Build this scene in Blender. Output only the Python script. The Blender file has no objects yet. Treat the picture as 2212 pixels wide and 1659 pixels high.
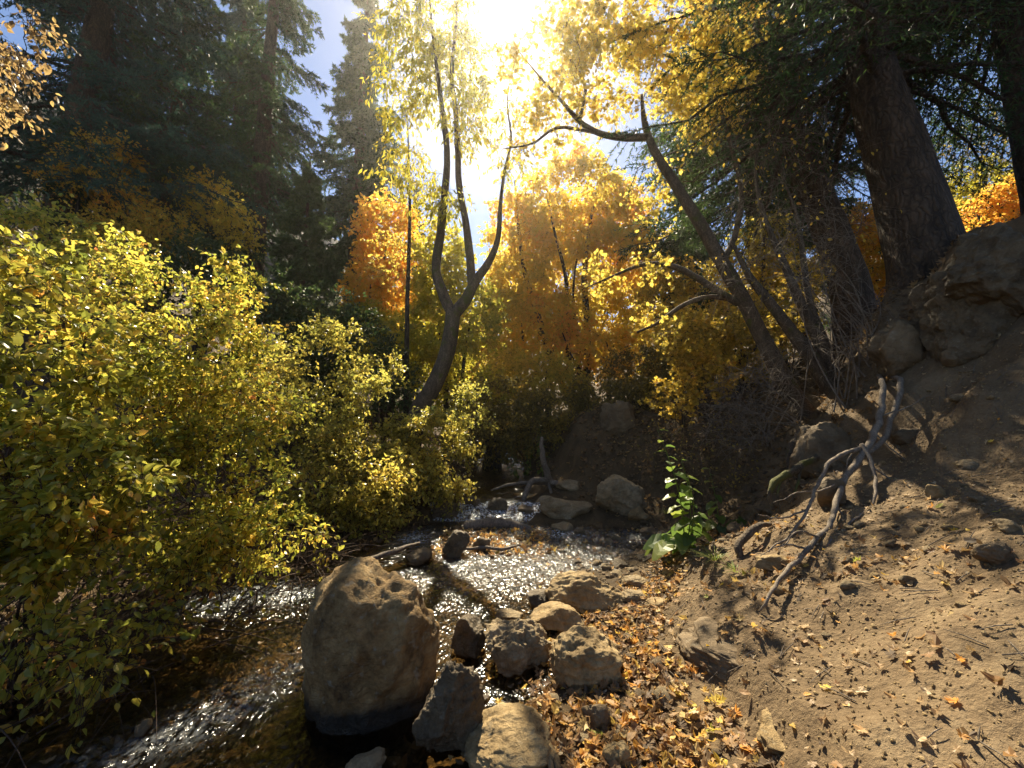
import bpy, bmesh, math
import numpy as np
from mathutils import Vector
R = math.radians
C = bpy.context.scene.collection
rng = np.random.default_rng(11)
U = rng.uniform

# ------------------------------------------------------------------ camera
CAM = np.array([0.0, 0.0, 1.55]); PITCH = R(7.0); FPX = 884.8
cP, sP = math.cos(PITCH), math.sin(PITCH)
def ray(px, py):
    X = (px - 1106) / FPX; V = (829.5 - py) / FPX
    return np.array([X, cP - V * sP, sP + V * cP])
def at(px, py, Y):
    d = ray(px, py); return CAM + d * (Y / d[1])

# ------------------------------------------------------------------ noise
def _h(ix, iy, iz, seed):
    n = (ix.astype(np.int64) * 374761393 + iy.astype(np.int64) * 668265263 + iz.astype(np.int64) * 2147483647 + seed * 974634777) & 0xFFFFFFFF
    n = ((n ^ (n >> 13)) * 1274126177) & 0xFFFFFFFF
    n = ((n ^ (n >> 16)) * 2246822519) & 0xFFFFFFFF
    return ((n ^ (n >> 15)) & 0xFFFF) / 32767.5 - 1.0
def vnoise(p, seed=0):
    p = np.asarray(p, float); i = np.floor(p); f = p - i; f = f * f * (3 - 2 * f)
    i = i.astype(np.int64); x, y, z = i[:, 0], i[:, 1], i[:, 2]; fx, fy, fz = f[:, 0], f[:, 1], f[:, 2]
    def L(a, b, t): return a + (b - a) * t
    return L(L(L(_h(x, y, z, seed), _h(x + 1, y, z, seed), fx), L(_h(x, y + 1, z, seed), _h(x + 1, y + 1, z, seed), fx), fy),
             L(L(_h(x, y, z + 1, seed), _h(x + 1, y, z + 1, seed), fx), L(_h(x, y + 1, z + 1, seed), _h(x + 1, y + 1, z + 1, seed), fx), fy), fz)
def fbm(p, octv=4, seed=0, gain=.5):
    p = np.asarray(p, float); s = 0; a = 1.0
    for o in range(octv):
        s = s + a * vnoise(p * 2 ** o + o * 17.3, seed + o); a *= gain
    return s
def unit(v): return v / (np.linalg.norm(v, axis=-1, keepdims=True) + 1e-9)
def rdir(n): return unit(rng.normal(size=(n, 3)))

# ------------------------------------------------------------------ terrain
ZW = ([-30, 0, 2, 4, 6.3, 6.75, 7.35, 10, 16, 25, 40, 80], [-.9, -.05, 0, .06, .14, .17, .37, .5, .85, 1.6, 3.5, 9])
XR = ([-10, 2, 2.6, 3.3, 3.9, 4.5, 5.5, 6.3, 6.9, 7.5, 9, 12, 16, 25, 40], [-.3, .0, .1, .25, .9, 1.7, 2.1, 2.2, 1.0, .5, .25, .0, -.6, -2.4, -4.4])
XL = ([-10, 2, 3, 4, 5, 6, 7, 9, 12, 16, 25, 40], [-4.2, -4.2, -4, -3.4, -2.2, -1.6, -1.25, -.95, -.8, -1.3, -3.3, -5.5])
def zw(y): return np.interp(y, *ZW)
ST = [
 (-30, [(-60, 6), (-12, 1), (-5, .2), (-4, -.9), (-1, -1.1), (0, -.8), (1, -.4), (4, 1), (8, 3), (60, 10)]),
 (0, [(-60, 8), (-12, 1.5), (-5.3, .5), (-4.3, .05), (-3, -.25), (-1.5, -.25), (-.3, -.14), (0, -.04), (.75, .1), (1.05, .3), (1.35, .45), (2.2, .75), (3.7, 1.3), (5, 2.2), (6.4, 3.3), (8, 4.2), (12, 4.6), (60, 12)]),
 (2, [(-60, 10), (-12, 1.8), (-5.5, .5), (-4.3, .02), (-3.5, -.2), (-2, -.22), (-.6, -.14), (-.1, -.03), (.05, .03), (.6, .07), (1.08, .12), (1.25, .36), (1.5, .45), (2.25, .8), (3.7, 1.35), (5, 2.2), (6.4, 3.4), (8, 4.3), (12, 4.6), (60, 12)]),
 (3, [(-60, 12), (-12, 2), (-5.5, .5), (-4.1, .05), (-3.3, -.15), (-2, -.16), (-.7, -.08), (-.3, -.05), (0, -.05), (.3, .02), (.9, .12), (1.1, .18), (1.4, .42), (2.2, .72), (3.75, 1.35), (5, 2.5), (6.2, 3.6), (7.5, 4.2), (12, 4.4), (60, 12)]),
 (4, [(-60, 14), (-12, 2.3), (-5, .6), (-3.5, .1), (-2.6, -.08), (-1, -.03), (.3, -.01), (.9, .05), (1.2, .1), (1.6, .2), (1.9, .42), (2.6, .8), (3.7, 1.25), (4.8, 2.7), (5.5, 3.9), (7, 4.3), (12, 4.2), (60, 12)]),
 (5.3, [(-60, 18), (-12, 2.8), (-4, .6), (-2.3, .12), (-1.8, .05), (0, .06), (1.5, .07), (2, .1), (2.4, .2), (3, .6), (3.7, 1.15), (4.4, 2.1), (4.9, 3.4), (5.4, 4.0), (6.5, 4.2), (12, 4.0), (60, 12)]),
 (6.3, [(-60, 20), (-14, 3.5), (-4, .7), (-1.8, .2), (-1.4, .1), (0, .09), (1.6, .1), (2.2, .16), (2.6, .35), (3.2, .8), (4, 1.4), (4.8, 1.8), (5.5, 2.8), (6.2, 3.7), (7, 4.0), (12, 3.8), (60, 12)]),
 (7.5, [(-60, 24), (-14, 4), (-4, .9), (-1.7, .5), (-1.25, .3), (-.4, .24), (.3, .32), (.5, .4), (1, .5), (2, .7), (2.6, 1.1), (3.5, 1.7), (4.8, 2.1), (6, 3.0), (7, 3.6), (12, 3.4), (60, 12)]),
 (9.5, [(-60, 30), (-14, 5), (-5, 1.3), (-1.9, .75), (-1.2, .42), (-.4, .34), (.2, .42), (.45, .55), (1, .95), (1.5, 1.8), (2.2, 2.2), (4, 2.4), (7, 3.3), (12, 3.3), (60, 14)]),
 (13, [(-60, 38), (-16, 8), (-5, 1.7), (-1.6, .85), (-1, .55), (-.3, .5), (.3, .64), (.8, 1.1), (2, 2.2), (5, 2.6), (12, 3.5), (60, 16)]),
 (20, [(-60, 50), (-20, 16), (-14, 7), (-6, 2.4), (-2.5, 1.3), (-1.8, 1), (-1, 1), (-.3, 1.25), (1, 2.2), (4, 2.8), (12, 4), (60, 20)]),
 (30, [(-70, 66), (-29, 33), (-18, 18), (-12, 9), (-6, 4), (-4, 2), (-3, 1.8), (-2, 2.4), (2, 3.5), (12, 6), (60, 28)]),
 (50, [(-70, 76), (-18, 26), (-8, 9), (-5, 5), (-4, 4.8), (-2, 6), (12, 12), (60, 40)]),
 (90, [(-70, 90), (-18, 40), (0, 22), (20, 26), (60, 50)])]
SY = np.array([s[0] for s in ST], float)
def smooth(a, b, x):
    t = np.clip((x - a) / (b - a), 0, 1); return t * t * (3 - 2 * t)
def ground_h(x, y):
    x = np.atleast_1d(np.asarray(x, float)); y = np.atleast_1d(np.asarray(y, float))
    xs = x + .10 * vnoise(np.stack([x * 2.2, y * 2.2, x * 0], 1), 3) + .04 * vnoise(np.stack([x * 7, y * 7, x * 0], 1), 4)
    Z = np.stack([np.interp(xs, [p[0] for p in s[1]], [p[1] for p in s[1]]) for s in ST])
    k = np.clip(np.searchsorted(SY, y) - 1, 0, len(SY) - 2)
    t = np.clip((y - SY[k]) / (SY[k + 1] - SY[k]), 0, 1)
    ar = np.arange(len(x)); z = Z[k, ar] * (1 - t) + Z[k + 1, ar] * t; z = np.where(z > 20, 20 + 8 * (1 - np.exp(-(z - 20) / 14)), z)
    q = np.stack([x, y, x * 0], 1)
    d = np.hypot(x - 1, y - 3)
    up = smooth(-.05, .5, z - zw(y))
    n = (.05 * fbm(q * 1.3, 3, 21) + .022 * fbm(q * 5, 4, 31)) * (.35 + .65 * up)
    n = n + up * (smooth(5, 12, d) * .25 * fbm(q * .6, 3, 41) + smooth(14, 30, d) * 1.6 * fbm(q * .18, 4, 51))
    b = np.exp(-((x - 3.6) / 2.5) ** 2 - ((y - 7) / 3) ** 2)          # the shaded eroded bank is lumpier
    return z + n + b * .12 * fbm(q * 2.6, 3, 61)
def gh(x, y): return float(ground_h(x, y)[0])
def gpt(px, py, water=False):
    d = ray(px, py); t = np.arange(.6, 60, .01)
    P = CAM + t[:, None] * d; h = ground_h(P[:, 0], P[:, 1])
    if water: h = np.maximum(h, np.where((P[:, 0] > np.interp(P[:, 1], *XL)) & (P[:, 0] < np.interp(P[:, 1], *XR) + .4), zw(P[:, 1]), -9))
    i = np.argmax(P[:, 2] < h)
    return P[i] if P[i, 2] < h[i] else P[-1]

# ------------------------------------------------------------------ mesh plumbing
class Geo:
    def __init__(s): s.v = []; s.f = {}; s.n = 0
    def add(s, v, *faces):
        v = np.asarray(v, float).reshape(-1, 3)
        for f in faces:
            f = np.asarray(f, np.int64); s.f.setdefault(f.shape[1], []).append(f + s.n)
        s.v.append(v); s.n += len(v)
    def build(s, name, mat, parent=None, smooth=True, loc=None):
        me = bpy.data.meshes.new(name)
        V = np.concatenate(s.v) if s.v else np.zeros((0, 3))
        if parent is not None: V = V - np.array(parent['_o'])
        elif loc is not None: V = V - np.array(loc)
        me.vertices.add(len(V)); me.vertices.foreach_set('co', V.astype(np.float32).ravel())
        li, lt = [], []
        for k, fs in s.f.items():
            f = np.concatenate(fs); li.append(f.ravel()); lt.append(np.full(len(f), k))
        li = np.concatenate(li); lt = np.concatenate(lt); ls = np.concatenate([[0], np.cumsum(lt)[:-1]])
        me.loops.add(len(li)); me.loops.foreach_set('vertex_index', li.astype(np.int32))
        me.polygons.add(len(lt)); me.polygons.foreach_set('loop_start', ls.astype(np.int32))
        try: me.polygons.foreach_set('loop_total', lt.astype(np.int32))
        except Exception: pass
        me.polygons.foreach_set('use_smooth', np.full(len(lt), smooth))
        me.update(calc_edges=True); me.validate()
        me.materials.append(mat)
        o = bpy.data.objects.new(name, me); C.objects.link(o)
        if parent is not None: o.parent = parent
        elif loc is not None: o.location = loc
        return o
def tag(o, label=None, cat=None, group=None, kind=None):
    if label: o['label'] = label
    if cat: o['category'] = cat
    if group: o['group'] = group
    if kind: o['kind'] = kind
    return o
def thing(name, label, cat, loc, group=None):
    o = bpy.data.objects.new(name, None); C.objects.link(o); o.location = tuple(loc); o['_o'] = [float(a) for a in loc]
    o.empty_display_size = .1
    return tag(o, label, cat, group)

def spline(P, k=5):
    P = np.asarray(P, float)
    Q = np.vstack([2 * P[0] - P[1], P, 2 * P[-1] - P[-2]]); out = []
    for i in range(1, len(Q) - 2):
        a, b, c, d = Q[i - 1], Q[i], Q[i + 1], Q[i + 2]
        for t in np.arange(k) / k:
            out.append(.5 * (2 * b + (c - a) * t + (2 * a - 5 * b + 4 * c - d) * t * t + (3 * b - a - 3 * c + d) * t ** 3))
    out.append(P[-1]); return np.array(out)
def tubes(g, P, Rr, n=4):
    """P (M,K,3) polylines of one length, Rr (M,K) radii: open-ended tapering tubes, tip closed by its thinness."""
    P = np.asarray(P, float); Rr = np.asarray(Rr, float); M, K, _ = P.shape
    T = unit(np.gradient(P, axis=1)); ref = np.where(np.abs(T[:, :1, 2:3]) > .8, np.array([1., 0, 0]), np.array([0, 0, 1.]))
    A = unit(np.cross(T, np.broadcast_to(ref, T.shape))); B = np.cross(T, A)
    a = np.arange(n) * 2 * math.pi / n
    V = P[:, :, None] + Rr[:, :, None, None] * (np.cos(a)[:, None] * A[:, :, None] + np.sin(a)[:, None] * B[:, :, None])
    m, k, i = np.meshgrid(np.arange(M), np.arange(K - 1), np.arange(n), indexing='ij')
    b = (m * K + k) * n; j = (i + 1) % n
    g.add(V, np.stack([b + i, b + j, b + n + j, b + n + i], -1).reshape(-1, 4))
def limb(g, P, r, n=12, seed=0, bump=.08, k=6, flare=0, gnarl=0):
    """one thick trunk or limb: splined, with a knobbly uneven surface and closed ends"""
    P = spline(P, k); K = len(P)
    if gnarl: P = P + gnarl * np.stack([fbm(P * 9 + 31 * a, 3, seed + a) for a in range(3)], 1) * np.minimum(1, np.arange(K) / 4)[:, None]
    r = np.interp(np.linspace(0, 1, K), np.linspace(0, 1, len(r)), r)
    s = np.concatenate([[0], np.cumsum(np.linalg.norm(np.diff(P, axis=0), axis=1))])
    T = unit(np.gradient(P, axis=0)); A = np.zeros_like(P); A[0] = unit(np.cross(T[0], [.31, .95, .1]))
    for i in range(1, K): A[i] = unit(A[i - 1] - T[i] * A[i - 1].dot(T[i]))
    B = np.cross(T, A); a = np.arange(n) * 2 * math.pi / n
    cs = np.stack([np.cos(a), np.sin(a)], 1)
    q = np.stack([np.broadcast_to(cs[:, 0] * 1.6, (K, n)), np.broadcast_to(cs[:, 1] * 1.6, (K, n)), np.broadcast_to((s / (r.mean() * 3 + .02))[:, None], (K, n))], -1).reshape(-1, 3)
    q2 = q * np.array([2.5, 2.5, .5])
    d = 1 + bump * (fbm(q * .7, 3, seed) + .8 * np.abs(vnoise(q2, seed + 5))).reshape(K, n)
    if flare: d = d + (flare * np.exp(-s / (r[0] * 1.6)))[:, None] * (1 + .3 * np.sin(a * 3 + seed)[None])
    V = P[:, None] + (r[:, None] * d)[..., None] * (cs[:, 0, None] * A[:, None] + cs[:, 1, None] * B[:, None])
    k_, i = np.meshgrid(np.arange(K - 1), np.arange(n), indexing='ij'); j = (i + 1) % n
    nv = K * n
    V = np.vstack([V.reshape(-1, 3), P[0] - T[0] * r[0] * .3, P[-1] + T[-1] * r[-1] * .6])
    ii = np.arange(n); jj = (ii + 1) % n
    g.add(V, np.stack([k_ * n + i, k_ * n + j, (k_ + 1) * n + j, (k_ + 1) * n + i], -1).reshape(-1, 4),
          np.concatenate([np.stack([jj, ii, np.full(n, nv)], 1), np.stack([(K - 1) * n + ii, (K - 1) * n + jj, np.full(n, nv + 1)], 1)]))
    return P, r

# leaf outlines: x across, y along, z off the blade
def fold(pts, faces): return np.array(pts, float), faces
OV = fold([(0, 0, 0), (-.25, .28, .07), (-.27, .6, .05), (0, 1, -.14), (.25, .28, .07), (.27, .6, .05), (0, .3, 0), (0, .65, -.03)],
          ([(0, 6, 1), (2, 7, 3), (0, 4, 6), (5, 3, 7)], [(1, 6, 7, 2), (6, 4, 5, 7)]))
LO = fold([(0, 0, 0), (-.34, .5, .09), (0, 1, -.08), (.34, .5, .09)], ([(0, 2, 1), (0, 3, 2)],))
NA = fold([(0, 0, 0), (-.17, .45, .05), (0, 1, -.15), (.17, .45, .05)], ([(0, 2, 1), (0, 3, 2)],))
def star(rad, ang, curl=.3, seed=0):
    r = np.random.default_rng(seed); rad = np.array(rad); ang = np.radians(ang)
    rad = rad * (1 + r.uniform(-.12, .12, len(rad)))
    x = rad * np.sin(ang); y = rad * np.cos(ang) + .35
    ax = r.uniform(0, 3.14); u = x * math.cos(ax) + (y - .35) * math.sin(ax); w = -x * math.sin(ax) + (y - .35) * math.cos(ax)
    z = curl * u * u * 1.6 + .25 * curl * w * np.abs(w) + r.uniform(-.05, .05, len(x)) * (curl + .3)
    P = np.vstack([[0, .35, 0], np.stack([x, y, z], 1)]); n = len(x)
    return P, ([(0, 1 + (i + 1) % n, 1 + i) for i in range(n)],)
MAP = ([.62, .3, .52, .26, .6, .36, .62, .28, .5, .3, .6, .2, .35, .1, .35, .2][:16], [0, 14, 30, 42, 62, 78, 100, 118, 140, 158, 180, 198, 228, 248, 280, 330])
def maple(seed, curl):
    a = [0, 12, 34, 50, 66, 84, 112, 130, 152, 180, 208, 230, 248, 276, 294, 310, 326, 348]
    r = [.66, .42, .5, .24, .62, .40, .5, .2, .3, .22, .3, .2, .5, .40, .62, .24, .5, .42]
    return star(r, a, curl, seed)
def oak(seed, curl):
    a = [0, 20, 38, 52, 75, 95, 118, 140, 162, 180, 198, 220, 242, 265, 285, 308, 322, 340]
    r = [.65, .5, .26, .42, .3, .2, .36, .22, .42, .45, .42, .22, .36, .2, .3, .42, .26, .5]
    return star(r, a, curl, seed)
MP = maple(3, .25)
def leaves(g, tpl, pos, axis, nrm, sc):
    tv, tf = tpl; y = unit(axis); z = unit(nrm - y * (nrm * y).sum(1, keepdims=True)); x = np.cross(y, z)
    V = pos[:, None] + sc[:, None, None] * (tv[None, :, 0:1] * x[:, None] + tv[None, :, 1:2] * y[:, None] + tv[None, :, 2:3] * z[:, None])
    N, K = len(pos), len(tv); off = (np.arange(N) * K)[:, None, None]
    g.add(V, *[(np.array(f)[None] + off).reshape(-1, len(f[0])) for f in tf])

def blob(es, n, shell=.5, clus=0):
    if clus:
        c = blob(es, clus, shell); sg = np.mean([(e[3] + e[4]) * .5 * e[2] / FPX for e in es]); k = rng.integers(clus, size=n)
        return c[k] + rng.normal(size=(n, 3)) * sg * np.array([.2, .2, .13])
    """n points spread through a list of ellipsoids given as (px, py, Y, rx px, ry px, depth m)"""
    w = np.array([e[3] * e[4] * e[5] for e in es], float) ** .8; ks = rng.choice(len(es), n, p=w / w.sum()); out = []
    for k in ks:
        px, py, Y, rx, ry, rd = es[k]; s = Y / FPX
        d = rdir(1)[0] * U(0, 1) ** (1 / (3 + 4 * shell)); out.append(at(px, py, Y) + d * np.array([rx * s, rd, ry * s]))
    return np.array(out)
def grow(sk, rad, T, up=.12, twist=.14, k=5, rmin=.003, rl=.010, reach=1e9):
    """branches from the nearest point of the skeleton to each target; every branch joins the skeleton in turn"""
    sk = np.asarray(sk, float); n = len(sk); P = np.zeros((n + len(T) * k, 3)); P[:n] = sk
    W = np.zeros(len(P)); W[:n] = rad
    T = T[np.argsort(np.min(np.linalg.norm(T[:, None] - sk[None, ::max(1, n // 60)], axis=2), axis=1))]
    BP, BR = [], []; tt = np.linspace(0, 1, k + 1)[:, None]
    for t in T:
        d = np.linalg.norm(P[:n] - t, axis=1); i = int(np.argmin(d + .25 * np.maximum(0, P[:n, 2] - t[2]))); L = d[i]
        if L < .02 or L > reach: continue
        m = (P[i] + t) / 2 + np.array([0, 0, up * L]) + rng.normal(size=3) * L * twist
        b = (1 - tt) ** 2 * P[i] + 2 * tt * (1 - tt) * m + tt ** 2 * t + rng.normal(size=(k + 1, 3)) * L * .02 * np.sin(tt * 3.14)
        r0 = min(W[i] * .75, rmin + rl * L); r = np.linspace(max(r0, rmin), rmin, k + 1)
        BP.append(b); BR.append(r); P[n:n + k] = b[1:]; W[n:n + k] = r[1:]; n += k
    return np.array(BP), np.array(BR)
def twig_leaves(gt, gl, BP, nt, nl, lt, tpl, size, flat=.5, droop=.25, rt=.0022, start=.35, keep=None):
    """side twigs along each branch and leaves along the twigs"""
    M, K, _ = BP.shape; N = M * nt
    b = np.repeat(np.arange(M), nt); t = U(start, 1, N) * (K - 1); i = np.minimum(t.astype(int), K - 2); f = (t - i)[:, None]
    A = BP[b, i] * (1 - f) + BP[b, i + 1] * f; tan = unit(BP[b, i + 1] - BP[b, i])
    d = unit(tan * .6 + rdir(N) * .9 + np.array([0, 0, .12])); L = lt * U(.5, 1.25, N)
    E = A + d * L[:, None] - np.array([0, 0, 1.]) * (droop * L * .6)[:, None]; M_ = (A + E) / 2 + np.array([0, 0, 1]) * (L * .12)[:, None]
    if gt is not None: tubes(gt, np.stack([A, M_, E], 1), np.stack([np.full(N, rt), np.full(N, rt * .8), np.full(N, rt * .4)], 1), 3)
    if nl <= 0: return
    b2 = np.repeat(np.arange(N), nl); u = U(.15, 1.0, N * nl)[:, None]
    p = (1 - u) ** 2 * A[b2] + 2 * u * (1 - u) * M_[b2] + u * u * E[b2] + rng.normal(size=(N * nl, 3)) * lt * .05
    ax = unit(d[b2] * .5 + rdir(N * nl) * .8 - np.array([0, 0, droop * 1.6]))
    nr = unit(np.array([0, .12, 1.0]) * flat + rdir(N * nl) * (1 - flat) * 1.2)
    sc = size * U(.55, 1.25, N * nl)
    if keep is not None:
        kk = keep(p); p, ax, nr, sc = p[kk], ax[kk], nr[kk], sc[kk]
    leaves(gl, tpl, p, ax, nr, sc)

# ------------------------------------------------------------------ materials
def newmat(name):
    m = bpy.data.materials.new(name); m.use_nodes = True; nt = m.node_tree; nt.nodes.clear()
    out = nt.nodes.new('ShaderNodeOutputMaterial')
    def N(t, ins=None, **at_):
        n = nt.nodes.new('ShaderNode' + t)
        for k, v in at_.items(): setattr(n, k, v)
        for k, v in (ins or {}).items():
            if isinstance(v, bpy.types.NodeSocket): nt.links.new(v, n.inputs[k])
            else: n.inputs[k].default_value = v
        return n
    return m, nt, out, N
def ramp(N, fac, stops, interp='LINEAR'):
    r = N('ValToRGB', {'Fac': fac}); e = r.color_ramp; e.interpolation = interp
    while len(e.elements) < len(stops): e.elements.new(.5)
    for q, (p, c) in zip(e.elements, stops): q.position = p; q.color = (*c, 1)
    return r.outputs['Color']
def leaf_mat(name, stops, trans=.5, rough=.4, clump=.35, cs=1.3, spec=.5, tsat=.95):
    m, nt, out, N = newmat(name)
    g = N('NewGeometry'); tc = N('TexCoord')
    nz = N('TexNoise', {'Vector': tc.outputs['Object'], 'Scale': cs, 'Detail': 2.})
    a = N('Math', {0: g.outputs['Random Per Island'], 1: 1 - clump}, operation='MULTIPLY')
    b = N('MapRange', {'Value': nz.outputs['Fac'], 'From Min': .3, 'From Max': .7, 'To Min': 0., 'To Max': clump})
    f = N('Math', {0: a.outputs[0], 1: b.outputs[0]}, operation='ADD')
    col = ramp(N, f.outputs[0], stops)
    p = N('BsdfPrincipled', {'Base Color': col, 'Roughness': rough, 'Specular IOR Level': spec})
    tcol = N('HueSaturation', {'Color': col, 'Saturation': tsat, 'Value': 1.6})
    t = N('BsdfTranslucent', {'Color': tcol.outputs[0]})
    mx = N('MixShader', {0: trans, 1: p.outputs[0], 2: t.outputs[0]})
    nt.links.new(mx.outputs[0], out.inputs['Surface']); return m
def bark_mat(name, c0, c1, sc=9., moss=0., bump=.6, dist=.02):
    m, nt, out, N = newmat(name)
    tc = N('TexCoord'); mp = N('Mapping', {'Vector': tc.outputs['Object'], 'Scale': (1, 1, .28)})
    n1 = N('TexNoise', {'Vector': mp.outputs[0], 'Scale': sc, 'Detail': 6., 'Roughness': .65, 'Distortion': .6})
    dn = N('TexNoise', {'Vector': tc.outputs['Object'], 'Scale': sc * .9, 'Detail': 4.}); dv = N('VectorMath', {0: dn.outputs['Color'], 1: (.16, .16, .16)}, operation='MULTIPLY')
    vv = N('VectorMath', {0: mp.outputs[0], 1: dv.outputs[0]}, operation='ADD')
    v = N('TexVoronoi', {'Vector': vv.outputs[0], 'Scale': sc * 2.6}, feature='DISTANCE_TO_EDGE')
    h = N('Math', {0: n1.outputs['Fac'], 1: v.outputs['Distance']}, operation='ADD')
    col = ramp(N, n1.outputs['Fac'], [(.3, c0), (.52, tuple((a + b) / 2 for a, b in zip(c0, c1))), (.72, c1)])
    cr = N('MapRange', {'Value': v.outputs['Distance'], 'From Min': .0, 'From Max': .22, 'To Min': .5, 'To Max': 1.})
    col = N('Mix', {0: 1., 6: col, 7: cr.outputs[0]}, data_type='RGBA', blend_type='MULTIPLY').outputs[2]
    if moss:
        n2 = N('TexNoise', {'Vector': tc.outputs['Object'], 'Scale': 5., 'Detail': 4.})
        f = N('MapRange', {'Value': n2.outputs['Fac'], 'From Min': .62 - moss * .3, 'From Max': .72 - moss * .25})
        mm = N('Mix', {0: f.outputs[0], 6: col, 7: (.075, .075, .016, 1)}, data_type='RGBA'); col = mm.outputs[2]
    bp = N('Bump', {'Height': h.outputs[0], 'Strength': bump, 'Distance': dist})
    p = N('BsdfPrincipled', {'Base Color': col, 'Roughness': .85, 'Normal': bp.outputs[0], 'Specular IOR Level': .3})
    nt.links.new(p.outputs[0], out.inputs['Surface']); return m
def rock_mat(name, stops, lich=.3, sc=4., bump=.7, rough=.8, wet=None):
    m, nt, out, N = newmat(name)
    tc = N('TexCoord'); o = tc.outputs['Object']
    n1 = N('TexNoise', {'Vector': o, 'Scale': sc, 'Detail': 8., 'Roughness': .65, 'Distortion': .4})
    n2 = N('TexNoise', {'Vector': o, 'Scale': sc * 9, 'Detail': 5., 'Roughness': .7})
    mp = N('Mapping', {'Vector': o, 'Rotation': (.6, .4, .2), 'Scale': (1, 1, 1.9)})
    n3 = N('TexNoise', {'Vector': mp.outputs[0], 'Scale': sc * 2.6, 'Detail': 6., 'Roughness': .7, 'Distortion': 1.2})
    f = N('Math', {0: n1.outputs['Fac'], 1: N('Math', {0: n2.outputs['Fac'], 1: .35}, operation='MULTIPLY').outputs[0]}, operation='ADD')
    f2 = N('Math', {0: f.outputs[0], 1: .18}, operation='SUBTRACT')
    col = ramp(N, f2.outputs[0], stops)
    sp = N('MapRange', {'Value': N('TexNoise', {'Vector': o, 'Scale': sc * 5, 'Detail': 4.}).outputs['Fac'], 'From Min': .60, 'From Max': .68, 'To Max': lich})
    col = N('Mix', {0: sp.outputs[0], 6: col, 7: (.33, .30, .22, 1)}, data_type='RGBA').outputs[2]
    dn = N('TexNoise', {'Vector': o, 'Scale': sc * 1.4, 'Detail': 5.}); vv = N('VectorMath', {0: o, 1: N('VectorMath', {0: dn.outputs['Color'], 1: (.35, .35, .35)}, operation='MULTIPLY').outputs[0]}, operation='ADD')
    vc = N('TexVoronoi', {'Vector': vv.outputs[0], 'Scale': sc * .9}, feature='DISTANCE_TO_EDGE'); ck = N('MapRange', {'Value': vc.outputs['Distance'], 'From Min': .0, 'From Max': .03, 'To Min': .78, 'To Max': 1.})
    col = N('Mix', {0: 1., 6: col, 7: ck.outputs[0]}, data_type='RGBA', blend_type='MULTIPLY').outputs[2]
    if wet is not None:            # the stone is dark and shiny up to its wet waterline
        g = N('NewGeometry'); z = N('SeparateXYZ', {'Vector': g.outputs['Position']}).outputs['Z']
        zz = N('Math', {0: z, 1: N('Math', {0: n1.outputs['Fac'], 1: .16}, operation='MULTIPLY').outputs[0]}, operation='SUBTRACT')
        wf = N('MapRange', {'Value': zz.outputs[0], 'From Min': wet + .03, 'From Max': wet - .05})
        col = N('Mix', {0: wf.outputs[0], 6: col, 7: (.028, .022, .014, 1)}, data_type='RGBA').outputs[2]
        rough = N('MapRange', {'Value': wf.outputs[0], 'To Min': rough, 'To Max': .35}).outputs[0]
    hh = N('Math', {0: n3.outputs['Fac'], 1: N('Math', {0: n2.outputs['Fac'], 1: .45}, operation='MULTIPLY').outputs[0]}, operation='ADD')
    hh = N('Math', {0: hh.outputs[0], 1: N('Math', {0: ck.outputs[0], 1: .25}, operation='MULTIPLY').outputs[0]}, operation='ADD')
    bp = N('Bump', {'Height': hh.outputs[0], 'Strength': bump, 'Distance': .03})
    p = N('BsdfPrincipled', {'Base Color': col, 'Roughness': rough, 'Normal': bp.outputs[0], 'Specular IOR Level': .35})
    nt.links.new(p.outputs[0], out.inputs['Surface']); return m

M = {}
M['dogwood'] = leaf_mat('dogwood leaf', [(0, (.09, .13, .02)), (.3, (.24, .26, .03)), (.52, (.42, .38, .04)), (.78, (.58, .42, .045)), (.93, (.58, .26, .04)), (1, (.5, .12, .03))], .6, .28, .4, 1.2, .7)
M['dogwood_near'] = leaf_mat('yellow orange shrub leaf', [(0, (.10, .13, .02)), (.35, (.25, .26, .03)), (.65, (.45, .38, .04)), (.84, (.6, .38, .04)), (.93, (.55, .20, .04)), (1, (.3, .13, .05))], .6, .3, .45, 2.2, .7)
M['dogwood_far'] = leaf_mat('small shrub leaf', [(0, (.13, .15, .03)), (.35, (.31, .29, .045)), (.7, (.5, .41, .06)), (1, (.56, .38, .05))], .6, .32, .4, 1.0, .7)
M['dark_green_leaf'] = leaf_mat('dark green shrub leaf', [(0, (.02, .04, .012)), (.5, (.05, .085, .02)), (.85, (.12, .13, .02)), (1, (.3, .22, .03))], .4, .45, .4, 1.2)  # darker green leaf than the dogwood
M['yellow'] = leaf_mat('yellow leaf', [(0, (.2, .16, .02)), (.35, (.42, .30, .025)), (.7, (.6, .40, .035)), (1, (.62, .27, .03))], .55, .5, .4, .9)
M['gold'] = leaf_mat('golden leaf', [(0, (.32, .27, .04)), (.4, (.54, .43, .05)), (.75, (.68, .50, .07)), (1, (.64, .34, .05))], .62, .5, .35, .9)
M['orange'] = leaf_mat('orange maple leaf', [(0, (.52, .38, .04)), (.4, (.68, .46, .04)), (.75, (.72, .37, .035)), (1, (.64, .22, .03))], .62, .5, .5, .6)
M['maple_mix'] = leaf_mat('turning maple leaf', [(0, (.38, .34, .04)), (.4, (.60, .48, .05)), (.68, (.70, .50, .05)), (.88, (.72, .40, .04)), (1, (.66, .24, .03))], .62, .5, .6, .45)
M['yellowgreen'] = leaf_mat('yellow green leaf', [(0, (.2, .22, .02)), (.5, (.42, .38, .03)), (1, (.6, .45, .04))], .62, .45, .4, .8)
M['drywood_leaf'] = leaf_mat('brown thicket leaf', [(0, (.07, .06, .018)), (.45, (.19, .14, .025)), (.8, (.38, .27, .035)), (1, (.5, .27, .03))], .5, .6, .5, 1.2)
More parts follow.
